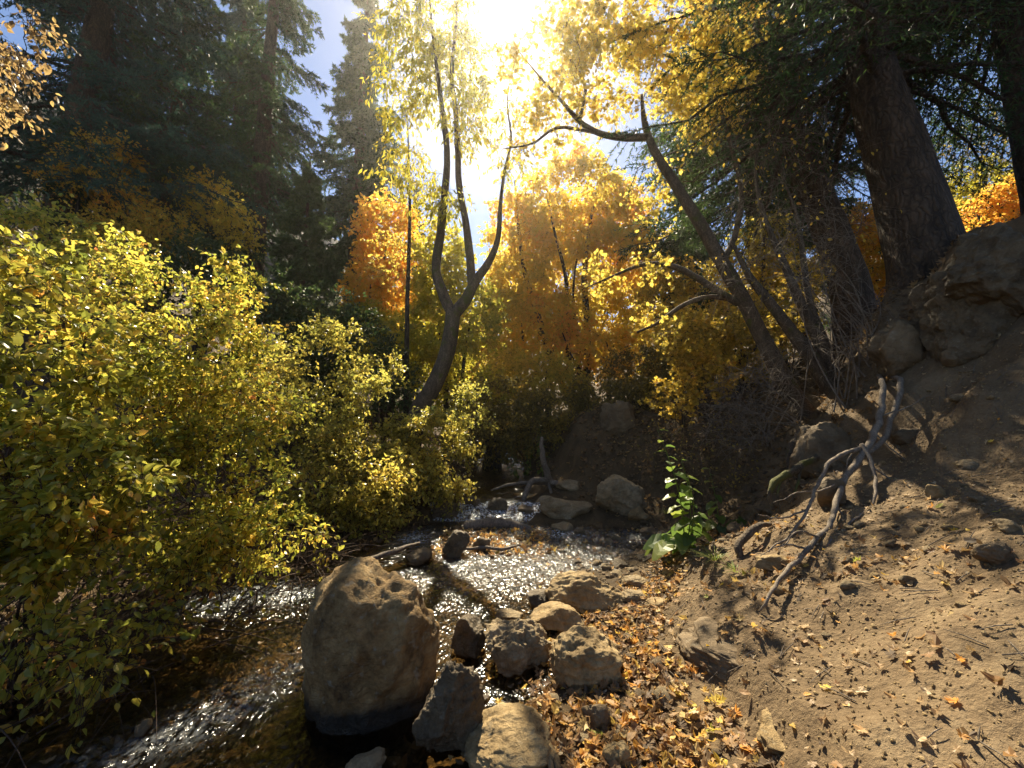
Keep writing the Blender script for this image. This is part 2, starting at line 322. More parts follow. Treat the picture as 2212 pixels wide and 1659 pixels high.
M['herb'] = leaf_mat('green herb leaf', [(0, (.045, .085, .016)), (.5, (.11, .17, .025)), (.85, (.22, .25, .035)), (1, (.35, .28, .04))], .5, .4, .3, 3.)
M['grass'] = leaf_mat('grass blade', [(0, (.10, .17, .02)), (.6, (.22, .27, .04)), (1, (.40, .34, .10))], .45, .5, .2, 3.)
M['needle'] = leaf_mat('dark spruce needle', [(0, (.018, .038, .012)), (.6, (.045, .085, .022)), (1, (.11, .14, .03))], .45, .5, .5, .8, .4, 1.)
M['needle_blue'] = leaf_mat('blue spruce needle', [(0, (.02, .046, .03)), (.6, (.048, .098, .06)), (1, (.10, .16, .085))], .4, .5, .5, .8, .4, 1.)
M['needle_light'] = leaf_mat('young spruce needle', [(0, (.03, .055, .018)), (.6, (.075, .115, .03)), (1, (.15, .18, .04))], .42, .5, .5, .9, .4, 1.)
M['bark_spruce'] = bark_mat('spruce bark', (.05, .03, .018), (.20, .125, .075), 7, 0, 1., .05)
M['bark_big'] = bark_mat('furrowed conifer bark', (.03, .02, .012), (.14, .09, .055), 6, 0, 1., .07)
M['bark'] = bark_mat('grey brown bark', (.06, .042, .026), (.21, .15, .095), 12, .12, .7, .015)
M['bark_dark'] = bark_mat('dark maple bark', (.025, .018, .013), (.085, .06, .04), 12, 0, .6, .012)
M['stem_red'] = bark_mat('reddish brown stem', (.03, .017, .011), (.13, .075, .045), 20, 0, .3, .005)
M['twig_grey'] = bark_mat('pale grey twig bark', (.14, .105, .075), (.36, .29, .215), 22, 0, .5, .006)
M['driftwood'] = bark_mat('weathered grey wood', (.11, .085, .06), (.30, .24, .18), 14, 0, .7, .01)
M['moss_root'] = bark_mat('mossy root', (.05, .04, .025), (.16, .12, .07), 14, .5, .8, .012)
TAN = [(.25, (.10, .062, .024)), (.45, (.26, .175, .075)), (.6, (.36, .255, .12)), (.85, (.46, .36, .2))]
GREY = [(.2, (.09, .062, .03)), (.45, (.23, .165, .085)), (.65, (.33, .25, .14)), (.85, (.44, .35, .215))]
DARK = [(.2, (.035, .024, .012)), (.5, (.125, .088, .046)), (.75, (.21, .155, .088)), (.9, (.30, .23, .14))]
M['boulder'] = rock_mat('brown boulder', [(.28, (.065, .036, .012)), (.42, (.22, .132, .048)), (.55, (.33, .212, .085)), (.68, (.42, .295, .14)), (.85, (.5, .39, .22))], .5, 4.5, 1., .8, .06)
M['rock_tan'] = rock_mat('tan rock', TAN, .2, 5., .7)
M['rock_grey'] = rock_mat('grey rock', GREY, .35, 5., .8)
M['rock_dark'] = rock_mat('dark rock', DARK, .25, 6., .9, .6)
M['rock_bank'] = rock_mat('brown bank rock', [(.2, (.06, .04, .02)), (.5, (.16, .11, .058)), (.8, (.27, .2, .115))], .2, 2.5, .9)
def flat_leaf(name, c, trans=.35):
    k = lambda f: tuple(min(.8, a * f) for a in c)
    return leaf_mat(name, [(0, k(.6)), (.5, c), (1, k(1.3))], trans, .6, .5, 25., .35)
LITTER = {'tan': flat_leaf('dry tan leaf', (.40, .27, .13)), 'orange': flat_leaf('orange fallen leaf', (.56, .25, .035)), 'yellow': flat_leaf('yellow fallen leaf', (.58, .42, .06)),
          'brown': flat_leaf('brown fallen leaf', (.2, .11, .045)), 'pale': flat_leaf('pale bleached leaf', (.52, .42, .27)), 'greenish': flat_leaf('greenish yellow fallen leaf', (.34, .34, .05))}
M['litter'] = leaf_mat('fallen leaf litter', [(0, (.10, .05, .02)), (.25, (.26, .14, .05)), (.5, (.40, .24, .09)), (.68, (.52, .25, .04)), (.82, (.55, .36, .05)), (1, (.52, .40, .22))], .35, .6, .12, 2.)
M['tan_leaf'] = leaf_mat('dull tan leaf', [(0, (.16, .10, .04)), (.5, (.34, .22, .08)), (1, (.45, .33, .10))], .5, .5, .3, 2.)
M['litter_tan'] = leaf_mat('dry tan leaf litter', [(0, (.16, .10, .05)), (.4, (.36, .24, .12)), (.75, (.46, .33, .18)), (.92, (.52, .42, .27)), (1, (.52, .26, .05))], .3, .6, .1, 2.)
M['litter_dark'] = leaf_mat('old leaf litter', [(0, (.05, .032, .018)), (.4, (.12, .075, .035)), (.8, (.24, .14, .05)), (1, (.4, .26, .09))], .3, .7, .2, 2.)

# ------------------------------------------------------------------ sky, sun, haze, camera
scene = bpy.context.scene
SUN_EL, SUN_AZ = R(49.0), R(-2.3)
w = bpy.data.worlds.new('World'); scene.world = w; w.use_nodes = True; wn = w.node_tree
sky = wn.nodes.new('ShaderNodeTexSky'); sky.sky_type = 'NISHITA'; sky.sun_disc = False
sky.sun_elevation = SUN_EL; sky.sun_rotation = SUN_AZ; sky.altitude = 2600; sky.air_density = 1.0; sky.dust_density = .35; sky.ozone_density = 3.0
bg = wn.nodes['Background']; wn.links.new(sky.outputs[0], bg.inputs[0]); bg.inputs[1].default_value = .07
sl = bpy.data.lights.new('sun', 'SUN'); sl.energy = 5.0; sl.angle = R(.6); sl.color = (1, .88, .65)
so = bpy.data.objects.new('sun', sl); C.objects.link(so)
sd = Vector((math.sin(SUN_AZ) * math.cos(SUN_EL), math.cos(SUN_AZ) * math.cos(SUN_EL), math.sin(SUN_EL)))
so.rotation_euler = sd.to_track_quat('Z', 'Y').to_euler(); so.location = sd * 100
cd = bpy.data.cameras.new('camera'); cd.sensor_width = 36; cd.lens = 14.4; cd.clip_end = 2000; cd.clip_start = .05
co = bpy.data.objects.new('camera', cd); C.objects.link(co); co.location = CAM; co.rotation_euler = (R(90) + PITCH, 0, 0); scene.camera = co
scene.view_settings.view_transform = 'Standard'; scene.view_settings.look = 'None'; scene.view_settings.exposure = 1.5; scene.view_settings.gamma = 1
cy = scene.cycles
cy.max_bounces = 7; cy.diffuse_bounces = 3; cy.glossy_bounces = 2; cy.transmission_bounces = 4; cy.transparent_max_bounces = 8; cy.volume_bounces = 0
cy.use_denoising = True; cy.sample_clamp_indirect = 4; cy.sample_clamp_direct = 0; cy.caustics_reflective = False; cy.caustics_refractive = False

HAZE = .0013
if HAZE:
    m, nt, out, N = newmat('haze air')
    pv = N('VolumePrincipled', {'Color': (1, .96, .88, 1), 'Density': HAZE, 'Anisotropy': .83})
    nt.links.new(pv.outputs[0], out.inputs['Volume'])
    g = Geo(); a, b, c0, d0, e, f = -72, 72, -32, 92, -4, 33
    g.add([(a, c0, e), (b, c0, e), (b, d0, e), (a, d0, e), (a, c0, f), (b, c0, f), (b, d0, f), (a, d0, f)],
          [(3, 2, 1, 0), (4, 5, 6, 7), (0, 1, 5, 4), (1, 2, 6, 5), (2, 3, 7, 6), (3, 0, 4, 7)])
    tag(g.build('haze', m, smooth=False), kind='stuff')

# ------------------------------------------------------------------ the ground and the creek
def axis(c, lo, hi, n, k):
    u = np.linspace(-1, 1, n); s = np.sinh(k * u) / math.sinh(k)
    return np.where(s < 0, c + s * (c - lo), c + s * (hi - c))
gx, gy = axis(1.0, -70, 70, 620, 5.2), axis(2.6, -28, 90, 620, 5.2)
X, Y = np.meshgrid(gx, gy); Zg = ground_h(X.ravel(), Y.ravel())
g = Geo(); nx, ny = len(gx), len(gy); i, j = np.meshgrid(np.arange(nx - 1), np.arange(ny - 1)); b = (j * nx + i).ravel()
g.add(np.stack([X.ravel(), Y.ravel(), Zg], 1), np.stack([b, b + 1, b + nx + 1, b + nx], 1))
m, nt, out, N = newmat('forest ground')
zone = N('VertexColor', layer_name='zone'); sep = N('SeparateColor', {'Color': zone.outputs['Color']})
tc = N('TexCoord'); o = tc.outputs['Object']
n1 = N('TexNoise', {'Vector': o, 'Scale': 2.2, 'Detail': 8., 'Roughness': .65}); n2 = N('TexNoise', {'Vector': o, 'Scale': 38., 'Detail': 5., 'Roughness': .7})
v1 = N('TexVoronoi', {'Vector': o, 'Scale': 34.}); v2 = N('TexVoronoi', {'Vector': o, 'Scale': 85.})
fm = N('Math', {0: N('Math', {0: n1.outputs['Fac'], 1: .6}, operation='MULTIPLY').outputs[0], 1: N('Math', {0: n2.outputs['Fac'], 1: .4}, operation='MULTIPLY').outputs[0]}, operation='ADD').outputs[0]
dirt = ramp(N, fm, [(.3, (.08, .052, .026)), (.5, (.165, .112, .060)), (.68, (.25, .182, .104))])
forest = ramp(N, fm, [(.3, (.03, .019, .009)), (.5, (.08, .052, .024)), (.7, (.16, .105, .048))])
bed0 = ramp(N, fm, [(.3, (.05, .03, .012)), (.5, (.12, .075, .03)), (.7, (.22, .15, .07))])
peb = N('Mix', {0: N('MapRange', {'Value': v1.outputs['Distance'], 'From Min': .1, 'From Max': .5}).outputs[0], 6: bed0, 7: (.04, .026, .012, 1)}, data_type='RGBA').outputs[2]
rockc = ramp(N, fm, [(.3, (.04, .034, .028)), (.5, (.10, .085, .07)), (.7, (.19, .17, .145))])
c1 = N('Mix', {0: sep.outputs[0], 6: forest, 7: dirt}, data_type='RGBA').outputs[2]
c2 = N('Mix', {0: sep.outputs[1], 6: c1, 7: peb}, data_type='RGBA').outputs[2]
c3 = N('Mix', {0: sep.outputs[2], 6: c2, 7: rockc}, data_type='RGBA').outputs[2]
hh = N('Math', {0: N('Math', {0: n2.outputs['Fac'], 1: 1.3}, operation='MULTIPLY').outputs[0], 1: N('Math', {0: v1.outputs['Distance'], 1: .35}, operation='MULTIPLY').outputs[0]}, operation='SUBTRACT')
bp = N('Bump', {'Height': hh.outputs[0], 'Strength': .8, 'Distance': .022})
p = N('BsdfPrincipled', {'Base Color': c3, 'Roughness': .9, 'Normal': bp.outputs[0], 'Specular IOR Level': .25})
nt.links.new(p.outputs[0], out.inputs['Surface'])
ground = tag(g.build('ground', m), kind='structure')
xf, yf = X.ravel(), Y.ravel(); xr_ = np.interp(yf, *XR); xl_ = np.interp(yf, *XL)
wob = .25 * fbm(np.stack([xf * 1.3, yf * 1.3, xf * 0], 1), 3, 77)
bed = smooth(.06, -.04, Zg - zw(yf)) * (xf < xr_ + 1.4) * (xf > xl_ - .8)
dirtf = smooth(.8, 1.5, xf - np.interp(yf, [2, 3, 4, 5.5, 7], [.0, .0, .5, 1.9, 2.4]) + wob) * smooth(8.5, 5.5, yf + .2 * xf + wob * 3) * smooth(7.5, 5.5, xf)
rk = smooth(-9, -15, xf + wob * 20) * smooth(12, 18, yf)
ca = ground.data.color_attributes.new('zone', 'FLOAT_COLOR', 'POINT')
ca.data.foreach_set('color', np.stack([dirtf, bed, rk, np.ones_like(rk)], 1).astype(np.float32).ravel())

# water: one rippling sheet that follows the fall of the creek, whitewater where it breaks, white sheen painted on the riffle
ys = np.concatenate([np.arange(-3, 1.5, .1), np.arange(1.5, 9, .022), np.arange(9, 26, .12), np.arange(26, 40, .5)]); us = np.linspace(0, 1, 330)
UU, YY = np.meshgrid(us, ys); L_ = np.interp(YY, *XL) - 1.0; R_ = np.interp(YY, *XR) + 1.0
XX = L_ + (R_ - L_) * UU; q = np.stack([XX.ravel(), YY.ravel(), XX.ravel() * 0], 1); yy = YY.ravel(); xx = XX.ravel()
slope = np.gradient(zw(ys), ys); sl_ = np.interp(yy, ys, slope)
riff = np.clip(smooth(3.2, 4.4, yy) * smooth(-2.2, -.6, xx) + smooth(.05, .2, sl_) + np.exp(-((xx + 2.3) / .7) ** 2 - ((yy - 3.9) / .5) ** 2) + .55 * smooth(3.1, 1.8, yy) + .5 * np.exp(-((xx + .25) / .2) ** 2) + .5 * smooth(7, 8, yy), .15, 1)
bx = np.interp(yy, [1.7, 2.1, 2.5, 3.1, 3.5], [-2.6, -2.0, -1.62, -1.36, -1.3]); band = np.exp(-((xx - bx) / .22) ** 2) * smooth(3.5, 3.0, yy)
calm = smooth(-.35, .25, vnoise(q * np.array([1.7, 1.3, 1]) + 5, 12)); riff = riff * np.where(yy < 3.6, .25 + .75 * calm, .55 + .45 * calm) * (1 - .75 * np.exp(-((xx + .75) / .45) ** 2 - ((yy - 2.2) / .3) ** 2)); riff = np.clip(riff + band + .8 * np.exp(-((xx + 2.3) / .6) ** 2 - ((yy - 3.9) / .4) ** 2), .12, 1)
rip = riff * (0.016 * fbm(q * np.array([5, 3.5, 1]), 2, 5) + .016 * vnoise(q * np.array([14, 9, 1]), 8) + .009 * vnoise(q * np.array([34, 24, 1]), 9))
foam_sheen = np.clip(smooth(.12, .30, sl_) * 1.0 + 1.1 * np.exp(-((xx + 2.35) / .5) ** 2 - ((yy - 4.05 - .25 * (xx + 2.3)) / .22) ** 2) + .8 * np.exp(-((xx - .8) / .3) ** 2 - ((yy - 6.2) / .25) ** 2) + .8 * np.exp(-((xx + 1.35) / .25) ** 2 - ((yy - 5.9) / .4) ** 2) + .7 * np.exp(-((xx + .1) / .55) ** 2 - ((yy - 7.0) / .5) ** 2) + .22 * smooth(3.9, 4.6, yy) * smooth(6.6, 6.0, yy) * smooth(-1, -.5, xx) + .2 * band, 0, 1)  # broad riffle term is sheen painted white to brighten midstream; cascade terms are whitewater
g = Geo(); nx, ny = len(us), len(ys); i, j = np.meshgrid(np.arange(nx - 1), np.arange(ny - 1)); b = (j * nx + i).ravel()
g.add(np.stack([xx, yy, zw(yy) + rip + foam_sheen * .012], 1), np.stack([b, b + 1, b + nx + 1, b + nx], 1))
m, nt, out, N = newmat('creek water')
tc = N('TexCoord'); o = tc.outputs['Object']
at_ = N('VertexColor', layer_name='flow'); sp = N('SeparateColor', {'Color': at_.outputs['Color']})
mp = N('Mapping', {'Vector': o, 'Scale': (1.25, .8, 1)})
w1 = N('TexNoise', {'Vector': mp.outputs[0], 'Scale': 24., 'Detail': 1.5, 'Roughness': .5}); w2 = N('TexNoise', {'Vector': mp.outputs[0], 'Scale': 70., 'Detail': 2.})
hw = N('Math', {0: w1.outputs['Fac'], 1: N('Math', {0: w2.outputs['Fac'], 1: .12}, operation='MULTIPLY').outputs[0]}, operation='ADD')
st = N('MapRange', {'Value': sp.outputs[0], 'To Min': .3, 'To Max': 1.})
bp = N('Bump', {'Height': hw.outputs[0], 'Strength': st.outputs[0], 'Distance': .03})
fr = N('Fresnel', {'IOR': 1.33, 'Normal': bp.outputs[0]})
tr = N('BsdfTransparent', {'Color': (.80, .68, .46, 1)}); gl = N('BsdfGlossy', {'Color': (1, 1, 1, 1), 'Roughness': .13, 'Normal': bp.outputs[0]})
wa = N('MixShader', {0: fr.outputs[0], 1: tr.outputs[0], 2: gl.outputs[0]})
fn = N('TexNoise', {'Vector': mp.outputs[0], 'Scale': 26., 'Detail': 6., 'Roughness': .7})
ff = N('Math', {0: sp.outputs[1], 1: N('MapRange', {'Value': fn.outputs['Fac'], 'From Min': .44, 'From Max': .66}).outputs[0]}, operation='MULTIPLY')
fo = N('BsdfPrincipled', {'Base Color': (.72, .76, .78, 1), 'Roughness': .35, 'Normal': bp.outputs[0]})
mx = N('MixShader', {0: ff.outputs[0], 1: wa.outputs[0], 2: fo.outputs[0]})
nt.links.new(mx.outputs[0], out.inputs['Surface'])
water = tag(g.build('water', m), kind='structure')
ca = water.data.color_attributes.new('flow', 'FLOAT_COLOR', 'POINT')
ca.data.foreach_set('color', np.stack([riff, foam_sheen, foam_sheen * 0, foam_sheen * 0 + 1], 1).astype(np.float32).ravel())

# ------------------------------------------------------------------ trees
def base_of(px, py, Y, dx=0):
    p = at(px, py, Y); p[2] = gh(p[0], p[1]); return p
def spruce(name, label, base, H, top_off=(0, 0), r0=.25, Lmax=2.2, z0=.6, nb=110, nbl=22, npt=9, nl=.10, nw=.024, mat='needle', bark='bark_spruce', pathpts=None,
           droop=.45, dead=0, gap=None, group=None, az=None, seed=1, tr=3, cat='spruce', flare=.25):
    global rng, U
    sv = rng, U; rng = np.random.default_rng(seed); U = rng.uniform
    root = thing(name, label, cat, base, group)
    base = np.array(base, float)
    if pathpts is None:
        pathpts = [base - [0, 0, .3], base + [top_off[0] * .3, top_off[1] * .3, H * .33], base + [top_off[0] * .7, top_off[1] * .7, H * .7], base + [top_off[0], top_off[1], H]]
    g = Geo(); P, r = limb(g, pathpts, [r0, r0 * .8, r0 * .45, .02], 16, seed, .07, 8, flare); g.build('trunk', M[bark], root)
    gb, gn = Geo(), Geo(); zt = P[-1, 2]; zb = P[0, 2]
    z = zb + (zt - zb) * 0 + z0 + (zt - zb - z0) * np.sort(U(0, 1, nb) ** 1.15); a = U(0, 2 * math.pi, nb) if az is None else U(az[0], az[1], nb)
    L = Lmax * np.clip((zt - z) / (zt - zb - z0), .04, 1) ** .75 * U(.6, 1.1, nb)
    S = np.stack([np.interp(z, P[:, 2], P[:, k]) for k in range(3)], 1)
    K = 8; t = np.linspace(0, 1, K); out = np.stack([np.cos(a), np.sin(a), a * 0], 1)
    dr = droop * U(.7, 1.3, nb)
    Z = L[:, None] * (.12 * t - dr[:, None] * 1.5 * t ** 1.5 + dr[:, None] * .75 * t ** 3)
    B = S[:, None] + out[:, None] * (L[:, None] * t)[..., None] * .95; B[:, :, 2] += Z
    B += rng.normal(size=B.shape) * (L[:, None, None] * .02) * t[None, :, None]
    rr = (.008 + .012 * L)[:, None] * (1 - t * .85)[None]
    tubes(gb, B, rr, 4)
    # branchlets hang off both sides of each bough
    n = nb * nbl; b = np.repeat(np.arange(nb), nbl); u = np.tile(np.linspace(.12, 1, nbl), nb) + U(-.03, .03, n); u = np.clip(u, .05, 1) * (K - 1)
    i = np.minimum(u.astype(int), K - 2); f = (u - i)[:, None]; A = B[b, i] * (1 - f) + B[b, i + 1] * f; tan = unit(B[b, i + 1] - B[b, i])
    side = unit(np.cross(tan, [0, 0, 1.])) * np.where(np.arange(n) % 2 == 0, 1, -1)[:, None]
    l = L[b] * (.42 * (1 - (u / (K - 1)) * .75)) * U(.6, 1.15, n) + .08
    d = unit(tan * .75 + side * .75 + rdir(n) * .28 - np.array([0, 0, .45]) * U(0.2, 1.2, n)[:, None])
    E = A + d * l[:, None]; E[:, 2] -= l * .28 * U(.2, 1.4, n); Md = (A + E) / 2; Md[:, 2] += l * .05
    if dead: kp = U(0, 1, n) > dead
    else: kp = np.ones(n, bool)
    tubes(gb, np.stack([A, Md, E], 1), np.stack([np.full(n, .006), np.full(n, .005), np.full(n, .002)], 1), 3)
    A, Md, E, l = A[kp], Md[kp], E[kp], l[kp]; n = len(A)
    m_ = n * npt; c = np.repeat(np.arange(n), npt); v = np.tile((np.arange(npt) + .6) / npt, n)[:, None] + U(-.05, .05, (m_, 1)); v = np.clip(v, 0, 1)
    p = (1 - v) ** 2 * A[c] + 2 * v * (1 - v) * Md[c] + v * v * E[c]; td = unit(E[c] - A[c])
    if gap is not None: k2 = gap(p); p, td = p[k2], td[k2]; m_ = len(p)
    for q in range(tr):
        ax = unit(td * U(.5, 1, (m_, 1)) + rdir(m_) * .85) * (nl * U(.6, 1.2, m_))[:, None]; wv = unit(np.cross(ax, rdir(m_))) * (nw * .5)
        V = np.stack([p - wv, p + wv, p + ax], 1).reshape(-1, 3); gn.add(V, np.arange(m_ * 3).reshape(-1, 3))
    gb.build('branches', M[bark], root); gn.build('crown', M[mat], root, smooth=False)
    rng, U = sv; return root

def broadleaf(name, label, base, stems, crown, nt, leaf, tpl=LO, size=.1, tw=7, nl=8, tlen=.4, mat='yellow', bark='bark', cat='tree', group=None, flat=.4, droop=.3,
              up=.1, twist=.14, limbs=(), shell=.4, keep=None, twig_r=.003, sides=10, bl=.010, extra_sk=None, start=.35, twigmat=None, bump=.08):
    """stems and limbs: lists of (points, radii); the crown grows from them to fill its ellipsoids"""
    root = thing(name, label, cat, base, group); sk, sr = [], []
    for i, (pp, rr) in enumerate(stems):
        g = Geo(); P, r = limb(g, pp, rr, sides, i + 3, bump, 6, .3 if i == 0 else .15); g.build('trunk', M[bark], root)
        h = len(P) // 4; sk.append(P[h:]); sr.append(r[h:])
    for i, (pp, rr) in enumerate(limbs):
        g = Geo(); P, r = limb(g, pp, rr, 8, i + 31, bump, 6); g.build('limb', M[bark], root)
        h = len(P) // 4; sk.append(P[h:]); sr.append(r[h:])
    if crown:
        T = blob(crown, nt, shell); BP, BR = grow(np.vstack(sk), np.concatenate(sr), T, up, twist, 5, twig_r, bl)
        gb, gl = Geo(), Geo(); tubes(gb, BP, BR, 5)
        twig_leaves(gb, gl, BP, tw, nl, tlen, tpl, size, flat, droop, .0025, start, keep)
        gb.build('branches', M[twigmat or bark], root)
        if gl.n: gl.build('crown', M[mat], root, smooth=False)
    return root
def pl(*pts): return [at(*p) for p in pts]
def stem(base, *pts): return [np.array(base) - [0, 0, .25], *[at(*p) for p in pts]]

# the spruces on the left, each by its own place on the slope
b = base_of(95, 700, 9.5)
spruce('spruce_tree', 'massive dark blue green spruce filling the upper left corner', b, 17, (.3, .3), .42, 4.6, 4.6, 190, 36, 10, .13, .036, 'needle_blue', droop=.5, seed=2)
b = base_of(552, 520, 13.5)
spruce('spruce_tree', 'tall spruce with thick bare brown lower trunk left of the blue sky gap', b, 19, (.1, -.2), .36, 3.3, 4.2, 150, 30, 10, .13, .032, 'needle', droop=.75, dead=.22, seed=5)
b = base_of(500, 560, 16)
spruce('spruce_tree', 'spruce with dark trunk just behind the bare brown trunked one', b, 17, (-.6, .3), .34, 3.4, 6, 140, 28, 10, .15, .042, 'needle_blue', droop=.55, seed=7)
b = base_of(756, 700, 17)
spruce('spruce_tree', 'pointed spruce against the sky just left of the forked tree', b, 21, (.1, 0), .32, 3.4, 1.5, 230, 30, 10, .16, .05, 'needle', droop=.45, seed=9)
b = base_of(648, 700, 10.5)
spruce('spruce_tree', 'small young light green spruce above the yellow shrubs', b, 7.4, (0, 0), .09, 1.9, .6, 170, 26, 9, .10, .026, 'needle_light', droop=.25, seed=12)
b = base_of(330, 620, 11)
spruce('spruce_tree', 'drooping dark green spruce behind the left shrubs', b, 13.5, (.2, 0), .22, 3.3, 4.0, 100, 30, 10, .13, .036, 'needle', droop=.7, dead=.3, seed=15)
b = base_of(885, 720, 21)
spruce('spruce_tree', 'hazy spruce behind the orange maple left of the forked trunk', b, 12.5, (0, 0), .2, 2.2, 1, 100, 22, 8, .16, .045, 'needle', seed=17)
b = base_of(1040, 700, 31)
spruce('spruce_tree', 'distant small spruce tip in the sky gap right of the forked tree', b, 9.8, (0, 0), .16, 2.0, .8, 70, 18, 7, .2, .07, 'needle', seed=19)
# the conifers on the right bank
b = at(2006, 575, 5.2); b[2] = gh(b[0], b[1])
P15 = [b - [0, 0, .6], at(1997, 540, 5.25), at(1950, 380, 5.4), at(1895, 200, 5.5), at(1862, 40, 5.7), at(1830, -150, 5.9), at(1800, -420, 6.2), at(1770, -900, 6.6)]
spruce('conifer_tree', 'huge dark conifer trunk leaning above the boulders at right', b, 13, r0=.44, Lmax=4.6, z0=3.3, nb=150, nbl=36, npt=10, nl=.09, nw=.022, mat='needle', bark='bark_big', pathpts=P15, droop=.42, seed=23, cat='conifer', flare=.0)
b = at(1855, 715, 7.6); b[2] = gh(b[0], b[1])
P14 = [b - [0, 0, .5], at(1848, 690, 7.6), at(1822, 580, 7.65), at(1768, 430, 7.7), at(1700, 260, 7.8), at(1650, 100, 8.0), at(1612, -30, 8.2), at(1560, -260, 8.6), at(1510, -700, 9)]
spruce('conifer_tree', 'furrowed brown conifer trunk between the leaning tree and the huge dark trunk', b, 13, r0=.36, Lmax=3.0, z0=4.4, nb=85, nbl=28, npt=9, nl=.09, nw=.02, mat='needle', bark='bark_spruce', pathpts=P14, droop=.85, dead=.4, seed=29, az=(-.2, math.pi + .2), cat='conifer')
b = base_of(1500, 690, 14.5)
spruce('conifer_tree', 'dark green conifer behind the leaning tree', b, 9.5, (0, 0), .18, 2.3, .8, 140, 26, 9, .13, .038, 'needle', droop=.5, seed=31, cat='conifer')
b = np.array([9.2, 6.6, gh(9.2, 6.6)])
spruce('conifer_tree', 'dark conifer whose heavy boughs fill the top right corner', b, 12, (-.3, 0), .3, 4.2, 6.0, 160, 36, 11, .11, .032, 'needle', 'bark_big', droop=.5, seed=37, cat='conifer')
b = base_of(1730, 640, 12)
spruce('conifer_tree', 'slender conifer seen between the two right trunks', b, 11, (0, 0), .16, 2.2, 3.0, 110, 26, 9, .12, .034, 'needle', droop=.6, dead=.2, seed=41, cat='conifer')

b = np.array([6.9, 10.8, gh(6.9, 10.8)])  # conifer added so its canopy shades the right hillside
spruce('conifer_tree', 'tall dark conifer behind the huge right trunk, its boughs shading the slope', b, 15, (-.3, 0), .3, 3.6, 5.2, 170, 32, 10, .13, .036, 'needle', 'bark_big', droop=.55, seed=43, cat='conifer')
# forked tree at the left bank
b = base_of(880, 960, 8.5); Y = 8.5
broadleaf('forked_tree', 'forked tree with a bent pale trunk rising from the left creek bank', b,
    [(stem(b, (900, 905, Y), (930, 845, Y), (962, 775, Y), (974, 720, Y), (979, 672, Y)), [.21, .18, .165, .16, .16])], 
    [(880, 130, 8.4, 85, 130, 1.1), (955, 50, 8.7, 90, 95, 1.1), (1015, 240, 8.2, 70, 75, .9), (862, 320, 8.4, 48, 100, .7), (1000, 150, 8.6, 60, 90, .8), (940, 420, 8.3, 60, 60, .6), (1095, 300, 8.3, 40, 90, .5)], 280, 0, NA, .13, 6, 6, .42, 'yellowgreen', 'bark', flat=.15, droop=.75,
    limbs=[(pl((977, 680, Y), (955, 630, Y), (942, 580, Y), (952, 500, Y), (961, 420, Y), (966, 335, Y - .1), (957, 250, Y), (944, 150, Y), (932, 50, Y), (925, -80, Y)), [.12, .10, .085, .07, .04, .015]),
           (pl((982, 678, Y), (1008, 645, Y), (1028, 607, Y), (1058, 562, Y), (1076, 512, Y), (1081, 440, Y), (1090, 370, Y), (1104, 300, Y - .1), (1096, 220, Y - .2), (1108, 130, Y - .3)), [.14, .12, .09, .06, .04, .03, .018, .008]),
           (pl((1020, 618, Y), (1014, 545, Y + .1), (1006, 480, Y + .2), (992, 400, Y + .2), (989, 330, Y + .2), (984, 240, Y), (976, 160, Y), (986, 40, Y), (990, -60, Y)), [.10, .08, .07, .05, .02])])
# thin straight trunk beside it
b = base_of(880, 880, 10)
broadleaf('thin_tree', 'thin straight dark trunk standing just left of the forked tree', b, [(stem(b, (878, 800, 10), (880, 650, 10), (884, 520, 10), (885, 400, 10), (880, 260, 10)), [.075, .06, .05, .035, .012])],
    [(870, 420, 10, 60, 60, .6), (840, 560, 10, 45, 80, .5)], 45, 0, LO, .08, 5, 4, .4, 'gold', 'bark_dark')
# maple clump in the middle
Y = 16.0; b = base_of(1248, 890, Y)
broadleaf('maple_clump', 'many stemmed orange and yellow maple on the bank in the middle of the photo', b,
    [(stem(b, (1240, 880, Y), (1213, 828, Y), (1185, 760, Y), (1165, 690, Y), (1142, 620, Y), (1128, 560, Y), (1118, 470, Y), (1112, 390, Y)), [.17, .14, .11, .08, .03]),
     (stem(b, (1244, 880, Y), (1230, 800, Y), (1226, 700, Y), (1222, 600, Y), (1200, 510, Y), (1180, 420, Y)), [.14, .12, .08, .03]),
     (stem(b + [.2, .1, 0], (1266, 870, Y), (1268, 780, Y), (1268, 690, Y), (1262, 600, Y), (1272, 500, Y), (1292, 390, Y)), [.18, .15, .11, .03]),
     (stem(b + [.05, .2, 0], (1254, 870, Y), (1250, 760, Y), (1238, 640, Y), (1248, 540, Y)), [.10, .08, .03])],
    [(1115, 560, Y, 75, 150, 1.8), (1240, 450, Y + .3, 125, 125, 2.2), (1330, 590, Y + .5, 110, 110, 1.4), (1170, 690, Y, 85, 90, 1.2), (1400, 540, Y + .5, 75, 75, 1.1), (1280, 700, Y + .6, 110, 80, 1.2)],
    640, 0, LO, .15, 9, 8, .6, 'maple_mix', 'bark_dark', flat=.45, droop=.35)
